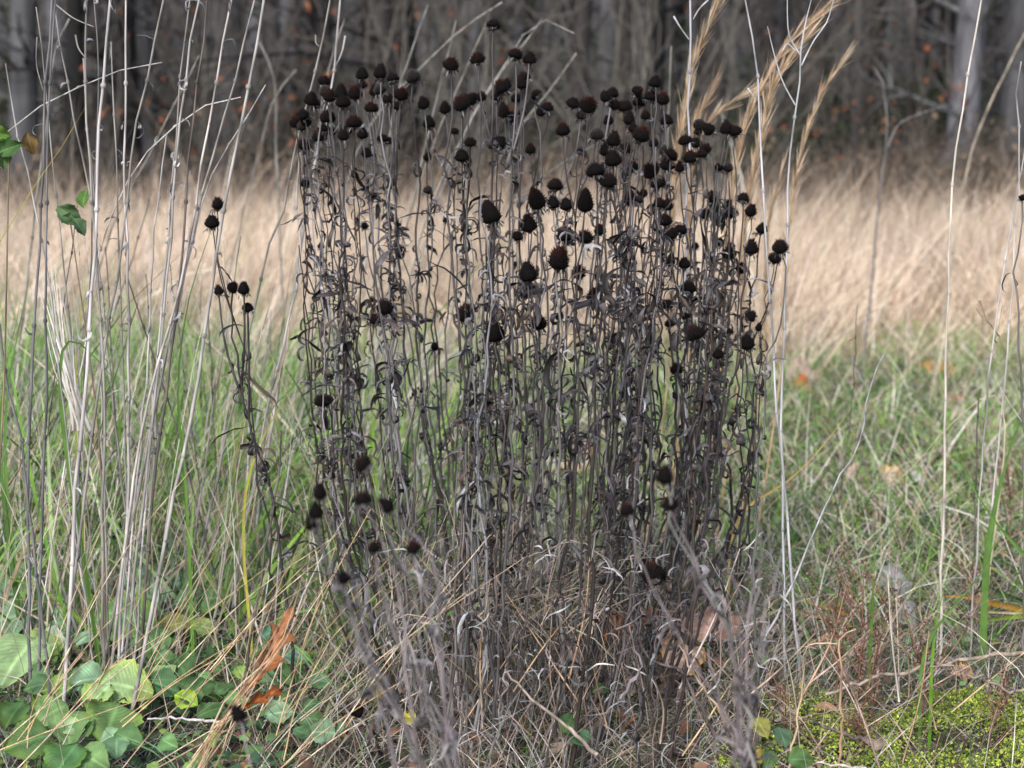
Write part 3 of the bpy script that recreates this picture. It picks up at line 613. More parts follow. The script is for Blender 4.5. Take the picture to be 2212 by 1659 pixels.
L_ = [
 ([(12,137),(40,290),(70,423),(110,640),(135,860)], 2.9, 6, BRT, 0, (), 'short pale stem standing leftmost, its snapped top before the wood'),
 ([(78,15),(90,90),(96,150)], 3.0, 6, PALE, 0, (((80,80),(79,140),(93,195)),), 'stem with a hooked side twig near the left edge'),
 ([(112,0),(97,217),(83,550),(67,818),(60,1068),(62,1260)], 2.75, 10, GREY, 2, (), 'thick grey stem, left one of the leftmost pair'),
 ([(120,0),(106,217),(98,550),(99,820),(92,1068),(88,1250)], 2.8, 9, GREY, 1, (), 'thick grey stem, right one of the leftmost pair'),
 ([(118,12),(140,150),(170,300),(195,420),(215,600)], 3.0, 7, PALE, 2, (((118,8),(160,40),(203,58)),), 'thin pale stem slanting down rightwards from the top left'),
 ([(187,0),(188,233),(203,500),(215,640),(228,850),(220,1068),(222,1200)], 2.8, 9, PALE, 4, (((163,75),(170,105),(187,128)),), 'pale stem with a short dead twig, third thick one from left'),
 ([(203,0),(208,80),(215,170),(212,230)], 3.1, 6, GREY, 3, (), 'thin grey stem tucked behind the third thick one'),
 ([(238,0),(221,207),(210,367),(206,550),(195,690),(182,850),(165,1068),(158,1180)], 2.7, 12, (.44,.41,.40), 3, (), 'thickest light grey stem of the left group'),
 ([(180,125),(188,280),(206,430),(210,560)], 2.95, 7, BRT, 0, (), 'bright cut stem beside the thickest one'),
 ([(240,90),(244,220),(250,330),(256,520)], 3.0, 6, PALE, 4, (), 'slim leafy stem right of the thickest one'),
 ([(272,0),(270,233),(268,400),(274,560),(276,720),(277,900),(277,1090),(270,1200)], 2.8, 9, (.40,.37,.36), 5, (), 'straight upright grey stem with a curled leaf near its top'),
 ([(353,0),(320,150),(293,283),(280,383),(262,540),(232,720),(205,900),(180,1090)], 2.8, 9, PALE, 9, (), 'slanting stem hung with curled pale leaves'),
 ([(410,0),(393,133),(383,300),(375,420),(358,600),(345,800)], 3.0, 7, PALE, 8, (), 'slanting leafy stem in the middle of the left group'),
 ([(430,0),(400,167),(383,310),(372,460),(360,600),(335,850),(318,1000)], 2.85, 9, BRT, 6, (), 'bright slanting stem with twisted leaves'),
 ([(447,0),(430,167),(407,333),(393,550),(377,718),(358,850),(340,985),(330,1100)], 2.8, 9, BRN, 2, (), 'dark brown slanting stem in the left group'),
 ([(500,0),(463,200),(433,367),(410,533),(367,700),(317,885),(283,1068),(270,1180)], 2.75, 9, (.40,.36,.34), 5, (), 'long grey-brown stem crossing behind the dark one'),
 ([(550,0),(500,200),(460,333),(417,500),(385,650)], 2.9, 9, PALE, 2, (), 'tan stem, second from the right of the left group'),
 ([(570,0),(533,217),(507,333),(473,530),(447,685),(407,935),(377,1068),(350,1200)], 2.65, 12, BRT, 1, (), 'brightest thick slanting stem at the right of the left group'),
 ([(574,183),(525,265),(450,400),(420,520)], 3.0, 6, BRT, 0, (), 'short pale stem leaning right across the brightest one'),
 ([(360,290),(345,400),(333,500),(325,700),(305,930)], 2.9, 7, (.42,.39,.38), 3, (), 'grey stem ending at the field edge, left one of two'),
 ([(377,327),(368,430),(360,560),(345,700),(322,1000)], 2.9, 7, (.42,.39,.38), 4, (), 'grey stem ending at the field edge, right one of two'),
 ([(713,0),(656,250),(633,333),(620,420),(577,550),(545,690)], 3.3, 8, PALE, 0, (((682,75),(684,95),(690,100)),), 'long tan stem left of the clump top, leaning right'),
 ([(735,0),(716,190),(690,300),(670,420)], 3.45, 9, BRT, 0, (((746,77),(738,115),(720,150)),), 'pale stem rising out behind the top left coneflower heads'),
 ([(648,330),(640,450),(650,518),(617,718),(567,935),(545,1060)], 3.2, 8, (.34,.31,.30), 0, (), 'grey-brown stem at the left flank of the clump'),
 ([(608,930),(600,1040),(588,1110)], 2.7, 8, BRN, 0, (), 'short dark broken stem left of the clump foot'),
 ([(0,700),(15,830),(45,950),(60,1080)], 2.7, 10, GREY, 0, (), 'grey stem leaning in at the left picture edge'),
 ([(270,440),(282,620),(310,700)], 3.2, 6, BRN, 0, (), 'thin brown twig between the upright stems'),
 ([(590,620),(565,720),(540,850),(520,980)], 3.1, 5, (.4,.33,.28), 0, (), 'fine tan stem beside the leaning coneflower'),
 ([(520,510),(500,650),(470,820),(450,960)], 3.2, 6, PALE, 0, (), 'tan stem behind the leaning coneflower'),
]
for pts, Yd, w_, col, nl, tw, lab in L_:
    weed('dry_weed', lab, 'weed stem', G3, pts, Yd, w_, col, nl, tw, rng)
# more, thinner, indistinct stems on the left
for q in range(32):
    x0 = rng.uniform(-60, 640); y0 = rng.uniform(430, 880) ; ln = rng.uniform(-.16, .35); Yd = rng.uniform(2.9, 4.2)
    pts = [(x0+ln*(1150-y0)*.9, y0), (x0+ln*(1150-y0)*.4, y0+(1150-y0)*.5), (x0, 1100)]
    c_ = [PALE, GREY, BRN, BRT, (.45, .36, .27)][int(rng.integers(5))]
    weed('dry_weed', 'thin dry stem standing in the tall grass on the left', 'weed stem', 'thin stems in the tall grass', pts, Yd, rng.uniform(2.5, 5.5), c_, 0, (), rng)
# arching stems
weed('arching_weed', 'long pale stem arching across the upper left before the wood', 'weed stem', G3, [(350,135),(317,137),(217,167),(107,220),(13,287),(-90,390),(-170,560)], 2.9, 6, BRT, 0, (), rng)
weed('arching_weed', 'arching pale stem ending behind the brightest stem', 'weed stem', G3, [(520,210),(467,220),(393,260),(293,363),(220,520),(180,760)], 3.0, 5, (.5,.46,.44), 0, (), rng)
# right side
G4 = 'tall dry weed stems on the right'
weed('dry_weed', 'straight grey stem beside the leftmost golden plume', 'weed stem', G4, [(1491,0),(1490,150),(1487,283),(1482,500),(1480,800)], 3.2, 9, (.36,.36,.39), 0, (((1530,0),(1510,20),(1497,42)),((1455,35),(1470,60),(1488,85))), rng)
weed('dry_weed', 'grey stem with slight kinks right of the clump', 'weed stem', G4, [(1610,0),(1630,133),(1638,267),(1651,417),(1656,560),(1671,750),(1678,885),(1692,1010),(1700,1120)], 2.95, 8, (.38,.38,.40), 0, (((1615,190),(1622,200),(1632,218)),), rng)
weed('dry_weed', 'forked grey stem, its branches spreading at the top', 'weed stem', G4, [(1730,100),(1731,150),(1708,300),(1704,370),(1700,533),(1693,685),(1688,850),(1690,1000)], 2.95, 8, (.36,.36,.38), 0,
     (((1731,142),(1760,85),(1785,50),(1803,-10)), ((1728,118),(1706,80),(1701,30),(1701,-10)), ((1730,110),(1738,60),(1755,-10)), ((1718,227),(1691,177),(1675,127),(1658,57)), ((1718,110),(1700,95),(1690,110))), rng)
weed('dry_weed', 'tall tan stem standing alone in the right field', 'weed stem', G4, [(2120,0),(2085,200),(2061,360),(2053,530),(2045,750),(2041,950)], 3.1, 8, (.50,.46,.40), 0, (), rng)
weed('dry_weed', 'crooked thin stem near the right edge', 'weed stem', G4, [(2206,133),(2195,200),(2203,290),(2191,533),(2171,818),(2160,930)], 3.2, 6, (.40,.37,.36), 1, (), rng)
weed('dry_weed', 'straight grey stem crossing the crooked one', 'weed stem', G4, [(2230,230),(2211,333),(2176,540),(2151,700),(2131,870),(2125,960)], 3.1, 6, (.36,.34,.34), 0, (), rng)
weed('dry_weed', 'blurred bent-tipped stem in the field before the wood', 'weed stem', G4, [(1888,145),(1902,160),(1909,200),(1915,317),(1905,377),(1895,480)], 6.5, 7, (.15,.14,.14), 0, (((1918,318),(1940,270),(1990,245),(2045,228)),), rng)
weed('dry_weed', 'blurred straw-coloured stem leaning right before the wood', 'weed stem', G4, [(2215,70),(2191,117),(2108,300),(2081,400),(2070,470)], 6.0, 7, (.30,.26,.20), 0, (), rng)
weed('dry_weed', 'short reddish stem in the turf right of the clump', 'weed stem', G4, [(1852,660),(1848,760),(1838,900),(1825,1000)], 3.6, 4, BRN, 2, (), rng, leafcol=[(.2,.1,.07)])
weed('dry_weed', 'thin dark stem in the turf at the right', 'weed stem', G4, [(2118,840),(2112,900),(2110,980)], 3.3, 6, BRN, 0, (), rng)
# blurred stalks behind the clump against the wood
G5 = 'blurred pale stems behind the clump'
for k, (pts, Yd, w_) in enumerate([([(1085,5),(1000,60),(905,150),(800,270),(740,430)], 4.6, 7), ([(925,10),(900,80),(860,200),(835,330)], 4.6, 6), ([(985,45),(965,130),(935,250),(900,400)], 4.5, 7),
      ([(1052,48),(1020,120),(975,220),(930,330)], 4.7, 6), ([(1172,40),(1110,120),(1040,220),(980,330)], 4.4, 7), ([(1245,115),(1205,170),(1150,240),(1100,310)], 4.7, 6),
      ([(1290,310),(1230,345),(1160,390)], 4.8, 4), ([(745,40),(720,110),(700,200),(680,330)], 4.5, 6), ([(1450,100),(1446,200),(1440,330)], 4.6, 5), ([(430,120),(340,300),(250,480)], 4.2, 6), ([(640,150),(600,200),(560,330)], 5.2, 5), ([(150,40),(120,110),(105,230)], 4.2, 8), ([(560,90),(590,160),(595,280)], 6, 7)]):
    weed('blurred_weed', ['pale blurred stem sweeping far right across the wood, behind the heads','blurred stem behind the upper left heads','blurred stem between two left seed heads','blurred stem left of the highest head','blurred stem leaning right beneath the right heads gap','short blurred stem behind the middle heads','thin blurred stem low behind the middle','blurred stem behind the top left corner of the clump','thin blurred stem behind the right heads','blurred stem crossing behind the left weed stems','blurred twig left of the clump at the wood edge','blurred thick stem behind the leftmost pair','blurred bare sapling shoot at the field edge'][k],
         'weed stem', G5, pts, Yd, w_, (.20,.19,.17), 0, (), rng)
tw_ = weed('bent_weed', 'broken blurred stem bent like a roof before the wood', 'weed stem', G5, [(1240,72),(1205,52),(1170,40),(1110,110),(1050,200),(1000,300)], 4.3, 5, (.22,.21,.20), 0, (), rng)

# golden grass plumes
def plume(label, pts, Yd, w, rng, dense=1.0, col=[(.50, .37, .25), (.40, .28, .18), (.60, .48, .35)]):
    Pt = [P(x, y, Yd) for x, y in pts]; last = Pt[-1]
    q = Vector((last.x-.06, last.y, 0)); q.z = gz(q.x, q.y)-.01; Pt.append(q); Pt = Pt[::-1]
    K = 30; path = spline(Pt, K); org = Vector((path[0][0], path[0][1], gz(path[0][0], path[0][1]))); o_ = np.array(org)
    root = empty('golden_grass', org); tag(root, label, 'grass plume', 'golden grass plumes right of the clump')
    a = Acc(); tubes(a, path-o_, np.linspace(.0026, .001, K), (.52, .36, .2), 6); a.obj('stem', M_stem, root)
    n = int(620*dense); k = rng.integers(int(K*.42), K, n); b = path[k]; tg = nrm(path[np.minimum(k+1, K-1)]-path[k-1])
    side = rng.normal(0, 1, (n, 3)); d = nrm(tg+side*.07)
    r0 = w*.5/FPX*Yd; L = rng.uniform(.025, .085, n)
    side *= rng.uniform(.3, 1, (n, 1))
    PP = np.stack([b, b+side*r0*.45+d*(L*.5)[:, None], b+side*r0*.55+d*L[:, None]+side*.002], 1)
    a = Acc(); ribbons(a, PP-o_, np.array([.0012, .0020, .0004])[None]*np.ones((n, 1)), rng.normal(0, 1, (n, 3)), pal(rng, n, col, [1, 1, 1]))
    a.obj('seed_plume', M_grass, root)
    return root
rng = R(95)
plume('tall golden grass plume beside the straight grey stem', [(1564,-20),(1522,80),(1494,150),(1478,250),(1462,330),(1452,480),(1450,700)], 3.6, 14, rng, 1.3)
plume('long golden plume bending far right at the top', [(1815,-8),(1760,40),(1700,100),(1650,180),(1612,260),(1590,360),(1570,520),(1560,760)], 3.7, 14, rng, 1.3)
plume('golden plume rising to the fork of the grey stem', [(1730,95),(1700,135),(1668,190),(1648,280),(1630,360),(1610,480),(1600,760)], 3.7, 15, rng, 1.3)
plume('slender golden plume right of the forked stem', [(1806,152),(1772,205),(1752,260),(1735,310),(1722,370),(1705,470),(1690,760)], 3.8, 10, rng, .55)
plume('short golden plume leaning right above the right heads', [(1620,202),(1585,220),(1552,245),(1522,275),(1500,340),(1490,500),(1490,760)], 3.9, 13, rng, .8)
plume('faint short plume between the two golden ones', [(1532,205),(1515,240),(1500,275),(1490,360),(1486,520),(1485,760)], 4.0, 10, rng, .6)
plume('pale broad leaf-like plume low behind the forked stem', [(1684,385),(1672,430),(1660,480),(1655,560),(1650,760)], 4.0, 9, rng, .4)
# ------------------------------------------------------------------ long blades, straws, twigs
def blade_thing(name, label, cat, group, pts, Yd, w, c0, c1, rng, mat=M_grass, ground=True, fold=.25):
    if Yd is None: Pt = [P(x, y, (H-.055)/math.tan(PITCH+math.atan((y-829.5)/FPX))) for x, y in pts]; Yd = Pt[0].y
    else: Pt = [P(x, y, Yd) for x, y in pts]
    if ground and Pt[-1].z > .07:
        q = Vector((Pt[-1].x+(Pt[-1].x-Pt[-2].x)*.5, Pt[-1].y+.02, 0)); q.z = gz(q.x, q.y)-.01; Pt.append(q)
    Pt = Pt[::-1]; K = 16; path = spline(Pt, K)
    path[:, 2] = np.maximum(path[:, 2], ground_z(path[:, 0], path[:, 1])-.004)
    org = Vector(path[0]); o_ = np.array(org)
    t = np.linspace(0, 1, K); W = w/FPX*Yd*np.clip(1.15-t**3*1.1, .06, 1)*(.55+.45*np.sin(math.pi*np.clip(t+.2, 0, 1)))
    T = tangents(path[None])[0]; side = nrm(np.cross(T, np.array([.25, 1, .2]))); nor = np.cross(T, side)
    c_ = W[:, None]*fold
    V = np.stack([path-side*W[:, None]/2+nor*c_, path, path+side*W[:, None]/2+nor*c_], 1)-o_
    i = np.arange(K-1)[:, None]*3; Q = np.concatenate([i+np.array([[0, 1, 4, 3]]), i+np.array([[1, 2, 5, 4]])])
    col = np.array(c0)[None]*(1-t[:, None]**2)+np.array(c1)[None]*t[:, None]**2
    a = Acc(); a.add(V, Q, None, np.repeat(col, 3, 0)); o = a.obj(name, mat); o.location = org
    return tag(o, label, cat, group)
rng = R(97); g1, g2, yl = (.12, .23, .05), (.07, .15, .04), (.48, .38, .08)
BL = [([(185,230),(150,290),(110,353),(80,393),(40,460),(-10,535),(-80,680)], 2.7, 7, g1, yl, 'long green blade with a yellow tip arching at the far left'),
 ([(480,425),(455,500),(437,551),(412,630),(395,720),(385,860),(398,1010)], 2.95, 8, g1, g2, 'bright green blade rising behind the lone coneflower pair'),
 ([(380,820),(392,900),(399,1000)], 2.9, 9, (.15,.28,.05), g1, 'broad bright blade low in the left grass'),
 ([(70,570),(55,640),(35,740),(25,790)], 3.1, 10, g1, g2, 'green blade near the left edge before the field'),
 ([(45,640),(35,700),(20,760)], 3.1, 11, g2, g1, 'darker green blade at the left edge'),
 ([(178,605),(175,680),(170,730)], 3.1, 9, g1, yl, 'short green blade with a yellow top'),
 ([(60,1100),(20,1180),(-20,1240)], 2.55, 20, (.14,.3,.05), (.2,.34,.1), 'wide green blade leaning out at the left edge'),
 ([(80,1125),(35,1185),(-20,1290)], 2.5, 18, g1, (.25,.4,.2), 'second wide green blade at the left edge'),
 ([(245,880),(262,850),(230,800),(200,765)], 2.9, 12, g1, g2, 'green blade folded over among the left stems'),
 ([(655,720),(620,850),(560,960)], 3.0, 7, (.5,.45,.08), g1, 'yellowing blade between the left stems and clump'),
 ([(700,760),(640,830),(590,880),(540,950)], 3.2, 7, g1, g2, 'thin green blade leaning right toward the clump'),
 ([(2060,960),(2100,1050),(2160,1140),(2240,1230)], 2.6, 12, g1, g1, 'bright green blade at the right edge, pointing up left'),
 ([(2211,890),(2185,960),(2165,1030),(2150,1090)], 3.0, 16, g1, g2, 'wide green blade rising at the right edge'),
 ([(1985,1150),(2080,1180),(2150,1205),(2250,1260)], None, 14, (.2,.32,.12), g2, 'pale green blade sweeping from the right edge'),
 ([(1960,1210),(2060,1225),(2140,1270),(2240,1310)], None, 14, g2, (.25,.36,.15), 'grey-green blade lying below the pale one'),
 ([(1995,1290),(2080,1288),(2160,1305),(2250,1325)], None, 14, (.5,.26,.04), (.48,.3,.06), 'orange-brown blade lying in the right grass'),
 ([(1700,1298),(1745,1300),(1780,1308),(1850,1330)], None, 12, (.5,.26,.05), (.5,.3,.08), 'orange blade lying right of the clump foot'),
 ([(1700,1312),(1760,1328),(1840,1350)], None, 11, (.48,.3,.07), (.45,.26,.06), 'lower orange blade right of the clump foot'),
 ([(1480,1258),(1540,1262),(1590,1280)], None, 9, (.5,.28,.05), (.5,.33,.1), 'orange blade lying inside the clump foot'),
 ([(2040,1345),(2120,1340),(2200,1330),(2260,1330)], None, 12, (.25,.33,.06), g1, 'yellow-green blade lying at the right'),
 ([(2020,1330),(2110,1322),(2212,1325),(2290,1330)], None, 6, (.66,.55,.36), (.6,.5,.3), 'straw blade lying across the right grass'),
 ([(2155,1150),(2130,1220),(2060,1310),(2020,1360)], 2.65, 8, g1, g2, 'green blade crossing the lying orange one'),
 ([(2056,1220),(2040,1270),(2030,1310)], 2.65, 8, (.15,.33,.03), g1, 'short vivid green blade by the orange one'),
 ([(1885,1145),(1890,1185),(1888,1230)], 2.8, 9, g1, g1, 'little green blade above the grey leaf'),
 ([(1898,998),(1940,1040),(1980,1080)], None, 6, (.75,.72,.68), (.8,.78,.74), 'short white straw lying in the turf at the right'),
 ([(2005,1092),(2080,1165),(2130,1195),(2180,1250),(2240,1310)], None, 7, (.75,.72,.66), (.8,.76,.7), 'long white straw slanting at the right'),
 ([(2140,800),(2180,870),(2220,930)], 3.2, 5, (.7,.68,.6), (.7,.68,.6), 'pale straw slanting at the upper right grass'),
 ([(1850,1090),(1950,1030),(2040,930),(2120,860)], 3.4, 3, (.6,.5,.35), (.6,.5,.35), 'fine straw arching over the right turf'),
 ([(1840,880),(1780,960),(1700,1040),(1620,1090)], 3.2, 6, (.55,.4,.12), (.6,.42,.15), 'yellow-brown blade leaning left by the clump'),
 ([(1000,820),(985,880),(950,930),(900,960)], 3.8, 9, g2, g1, 'green blade seen through the clump'),
 ([(660,715),(600,790),(545,870)], 3.3, 5, g1, yl, 'slim green blade left of the clump')]
for pts, Yd, w_, c0, c1, lab in BL: blade_thing('long_grass', lab, 'grass blade', 'long single grass blades', pts, Yd, w_, c0, c1, rng)
# pale dead tuft at the left
a = Acc(); org = P(175, 905, 3.0); org.z = gz(org.x, org.y); paths = []
for q in range(22):
    tx, ty = 88+rng.normal(0, 14)+q*3.2, 560+rng.uniform(0, 140)
    paths.append(spline([P(178+rng.normal(0, 14), 930, 3.0), P((178+tx)/2-4+rng.normal(0, 6), (930+ty)/2, 3.0+rng.normal(0, .02)), P(tx, ty, 3.0)], 8))
paths = np.array(paths)-np.array(org); ribbons(a, paths, np.linspace(.005, .001, 8)[None]*np.ones((22, 1)), rng.normal(0, 1, (22, 3)), pal(rng, 22, [(.78, .74, .70), (.66, .6, .54)], [1, 1], .06))
root = a.obj('bleached_grass_tuft', M_grass); root.location = org; tag(root, 'fan of bleached white dead blades between the left weed stems', 'grass tuft')

# long straws of the foreground, lower left
G6 = 'long fine straws leaning in the lower left'
for q in range(44):
    x0 = rng.uniform(-180, 760); y0 = rng.uniform(1430, 1720); Yd = float(np.clip(2.35+(1659-min(y0, 1659))/1200+rng.uniform(0, .15), 2.2, 2.9)); L = rng.uniform(250, 640); an = rng.normal(.62, .2)
    x1, y1 = x0+L*math.sin(an), y0-L*math.cos(an)*.85; bx, by = (x0+x1)/2-rng.uniform(0, 25), (y0+y1)/2-rng.uniform(-5, 18)
    pa = spline([P(x0, y0, Yd), P(bx, by, Yd-.03), P(x1, y1, Yd-rng.uniform(0, .12))], 10)
    pa[:, 2] = np.maximum(pa[:, 2], .004); org = Vector(pa[0]); a = Acc()
    tubes(a, pa-np.array(org), np.linspace(.0010, .0004, 10)*rng.uniform(.6, 1.3), pal(rng, 1, [(.55, .38, .22), (.48, .36, .24), (.62, .5, .36)], [2, 1, 1])[0], 4)
    o = a.obj('long_straw', M_stem); o.location = org; tag(o, 'fine tan straw leaning to the right over the lower left ground', 'straw', G6)
for q in range(34):
    x0 = rng.uniform(900, 2200); y0 = rng.uniform(1450, 1720); Yd = float(2.4+(1700-y0)/1200+rng.uniform(0, .15)); L = rng.uniform(150, 420); an = rng.normal(.1, .5)
    x1, y1 = x0+L*math.sin(an), y0-L*math.cos(an)*.8
    pa = spline([P(x0, y0, Yd), P((x0+x1)/2+rng.normal(0, 12), (y0+y1)/2, Yd), P(x1, y1, Yd-.03)], 9); pa[:, 2] = np.maximum(pa[:, 2], .004); org = Vector(pa[0]); a = Acc()
    tubes(a, pa-np.array(org), np.linspace(.0015, .0006, 9)*rng.uniform(.8, 1.5), pal(rng, 1, [(.45, .30, .19), (.38, .28, .22), (.5, .45, .4)], [2, 1, 1])[0], 4)
    o = a.obj('dry_straw', M_stem); o.location = org; tag(o, 'loose dry straw standing in the lower middle or right ground', 'straw', 'loose straws around the clump foot')

def stick(name, label, cat, pts, Yf, w, col, rng, twigs=(), K=18, group=None, wob=.0015, tip=.5, sides=7):
    Pt = [P(x, y, Yf(x, y)) for x, y in pts]; pa = spline(Pt, K); pa[1:-1] += rng.normal(0, wob, (K-2, 3))
    r0 = w*.5/FPX*2.8; pa[:, 2] = np.maximum(pa[:, 2], ground_z(pa[:, 0], pa[:, 1])-r0*.3); org = Vector(pa[-1]); a = Acc()
    tubes(a, pa-np.array(org), np.linspace(tip, 1.1, K)*r0*(1+rng.normal(0, .07, K)), col, sides)
    root = a.obj(name, M_stem); root.location = org; tag(root, label, cat, group)
    for tw in twigs:
        tp = spline([P(x, y, Yf(x, y)) for x, y in tw], 8); a = Acc(); tubes(a, tp-np.array(org), np.linspace(r0*.6, r0*.35, 8), col, 5); a.obj('twig', M_stem, root)
    return root
stick('leaning_twig', 'long grey twig leaning right out of the clump foot', 'twig', [(1911,762),(1890,810),(1873,860),(1858,950),(1835,1000),(1808,1035),(1780,1100),(1750,1170),(1712,1260),(1661,1365),(1640,1410)],
      lambda x, y: 2.75+max(0, (1365-y))*.0004, 5, (.27, .26, .28), rng, (((1838,765),(1856,810),(1878,848)),))
stick('hooked_weed', 'tan stem bent over flat at its top, lower right', 'weed stem', [(1808,1391),(1775,1390),(1750,1394),(1735,1470),(1722,1560),(1708,1650),(1700,1700)], lambda x, y: 2.45, 5, (.45, .33, .22), rng)
stick('hooked_weed', 'brown stem with a pale hooked tip, lower right', 'weed stem', [(1849,1359),(1832,1364),(1820,1378),(1819,1470),(1817,1570),(1816,1690)], lambda x, y: 2.45, 6, (.38, .24, .15), rng)
stick('curled_weed', 'dark curled stem at the foot of the clump right of middle', 'weed stem', [(1385,1340),(1380,1375),(1405,1420),(1440,1440),(1465,1450),(1500,1500),(1545,1590)], lambda x, y: 2.55, 8, (.10, .08, .08), rng)
stick('curled_weed', 'dark branching stem lying under the big rusty head', 'weed stem', [(1360,1350),(1370,1400),(1385,1430),(1370,1470),(1340,1510)], lambda x, y: 2.55, 7, (.16, .14, .15), rng, (((1330,1360),(1365,1345),(1395,1320)),))
stick('fallen_stick', 'pale thick dead stem lying across the lower right ground', 'dead stem', [(1781,1500),(1850,1475),(1941,1453),(2041,1426),(2120,1420),(2230,1410)], lambda x, y: 2.62+(1500-y)*.001, 9, (.25, .20, .155), rng, wob=.003, tip=.8)
stick('fallen_stick', 'shorter pale stem lying along the right edge above the moss', 'dead stem', [(2010,1440),(2090,1450),(2150,1480),(2230,1500)], lambda x, y: 2.6, 7, (.22, .175, .14), rng, wob=.003)
stick('fallen_stick', 'pale broken stem at the bottom edge on the right', 'dead stem', [(1707,1655),(1735,1650),(1800,1653),(1870,1660)], lambda x, y: 2.4, 6, (.40, .35, .3), rng)
stick('fallen_stick', 'dark short twig lying beside the moss', 'dead stem', [(1760,1560),(1785,1572),(1815,1582),(1870,1600)], lambda x, y: 2.5, 9, (.12, .09, .08), rng, wob=.002)
stick('fallen_stick', 'slanting dry stem lying across the clump foot', 'dead stem', [(1095,1450),(1140,1500),(1200,1550),(1290,1630)], lambda x, y: 2.45, 8, (.30, .24, .2), rng)
stick('fallen_stick', 'light tan stem slanting down right before the clump', 'dead stem', [(1468,1395),(1500,1460),(1545,1520),(1590,1620)], lambda x, y: 2.4, 6, (.30, .22, .16), rng)
stick('fallen_stick', 'thin grey stem lying flat among the broad green leaves', 'dead stem', [(318,1553),(380,1553),(470,1560)], lambda x, y: 2.42, 6, (.45, .42, .42), rng)
stick('fallen_stick', 'grey stem lying among the leaves at mid right', 'dead stem', [(1130,1205),(1200,1180),(1240,1170),(1290,1195),(1340,1240)], lambda x, y: 2.6, 4, (.17, .14, .12), rng)
# curled grey straws around the clump foot
a = Acc(); n = 700; px = rng.uniform(780, 1680, n); py = rng.uniform(1150, 1640, n); B = np.array([P(x, y, 2.45+rng.uniform(0, .6)) for x, y in zip(px, py)])
B[:, 2] = np.maximum(B[:, 2], .01); az_ = rng.uniform(0, 6.28, n)
curl_leaves(a, B, np.stack([np.cos(az_), np.sin(az_), rng.uniform(-.3, 1, n)], -1), rng.uniform(.02, .07, n), rng.uniform(.002, .004, n), rng.uniform(.2, 3.2, n), pal(rng, n, [(.30, .29, .295), (.19, .17, .165), (.42, .40, .395), (.10, .085, .08)], [3, 3, .8, 3]), rng, K=8, cup=.5)
tag(a.obj('curled_dead_leaves', M_leaf), 'curled grey dead leaves caught among the stems at the clump foot', 'leaf litter', kind='stuff')

a = Acc(); rng = R(111); n = 420; x = rng.uniform(-.5, .75, n); y = rng.uniform(2.4, 3.6, n); az_ = rng.uniform(0, 6.28, n)
curl_leaves(a, np.stack([x, y, ground_z(x, y)+rng.uniform(.01, .05, n)], -1), np.stack([np.cos(az_), np.sin(az_), rng.uniform(-.1, .7, n)], -1), rng.uniform(.02, .06, n), rng.uniform(.012, .03, n), rng.uniform(.2, 2.2, n),
            pal(rng, n, [(.16, .09, .06), (.24, .13, .08), (.09, .06, .045), (.26, .19, .15)], [3, 2, 3, 2]), rng, K=6, cup=.4)
tag(a.obj('brown_leaf_litter', M_litter), 'crumpled brown dead leaves scattered under the coneflower clump', 'leaf litter', kind='stuff')
# red-brown seedy weeds on the right
def seedy(label, px, py, hpx, Yd, rng, nb=9):
    base = P(px, py, Yd); base.z = gz(base.x, Yd); root = empty('seedy_weed', base); tag(root, label, 'weed', 'red-brown seedy weeds on the right'); h = hpx/FPX*Yd
    a = Acc(); pts = spline([(0, 0, -.01), (rng.normal(0, .01), 0, h*.5), (rng.normal(0, .02), 0, h)], 10); tubes(a, pts, np.linspace(.0022, .0008, 10), (.17, .085, .06), 5); e = []
    for q in range(nb):
        j = rng.integers(2, 9); an = rng.uniform(0, 6.28); L = h*rng.uniform(.25, .5); d = np.array([math.cos(an)*.6, math.sin(an)*.6, .8])
        p2 = spline([pts[j], pts[j]+d*L*.5, pts[j]+d*L+np.array([0, 0, L*.1])], 7); tubes(a, p2, np.linspace(.0012, .0005, 7), (.20, .10, .07), 4); e += list(p2[1:])
    a.obj('stem', M_stem, root); e = np.array(e+list(pts[4:])); n = nb*26; b = e[rng.integers(0, len(e), n)]+rng.normal(0, .006, (n, 3))
    a = Acc(); curl_leaves(a, b, rng.normal(0, 1, (n, 3)), rng.uniform(.004, .011, n), rng.uniform(.002, .005, n), rng.uniform(0, 2, n), pal(rng, n, [(.20, .12, .085), (.28, .19, .14), (.13, .08, .06)], [2, 1, 1]), rng, K=3)
    a.obj('seeds', M_litter, root)
for lab, px, py, hp, Yd in [('tallest seedy red-brown weed left of the grey leaf', 1850, 1390, 360, 2.75), ('seedy weed with its stem crossing the grey leaf', 1895, 1380, 330, 2.72), ('seedy weed spreading left of the tallest one', 1800, 1370, 280, 2.8),
    ('seedy weed right of the grey leaf', 1990, 1390, 250, 2.72), ('small seedy weed in the turf near the right edge', 2100, 1180, 200, 3.2), ('seedy weed at the right edge before the field', 2190, 900, 200, 3.9), ('bushy seedy weed behind the hooked stems', 1870, 1430, 170, 2.62),
    ('seedy weed among the dry grass at far right', 2150, 1480, 180, 2.6), ('low seedy weed left of the hooked stems', 1720, 1430, 160, 2.65)]: seedy(lab, px, py, hp, Yd, rng)
# budding weed at the right
weed('budding_weed', 'thin branching weed with small pale buds at the right edge', 'weed', None, [(2117,650),(2130,690),(2152,720),(2180,790),(2211,860)], 3.3, 4, (.2, .16, .12), 4, (((2108,665),(2125,690),(2145,705)),((2165,660),(2160,690),(2155,720)),), rng, leafcol=[(.3, .25, .15)])

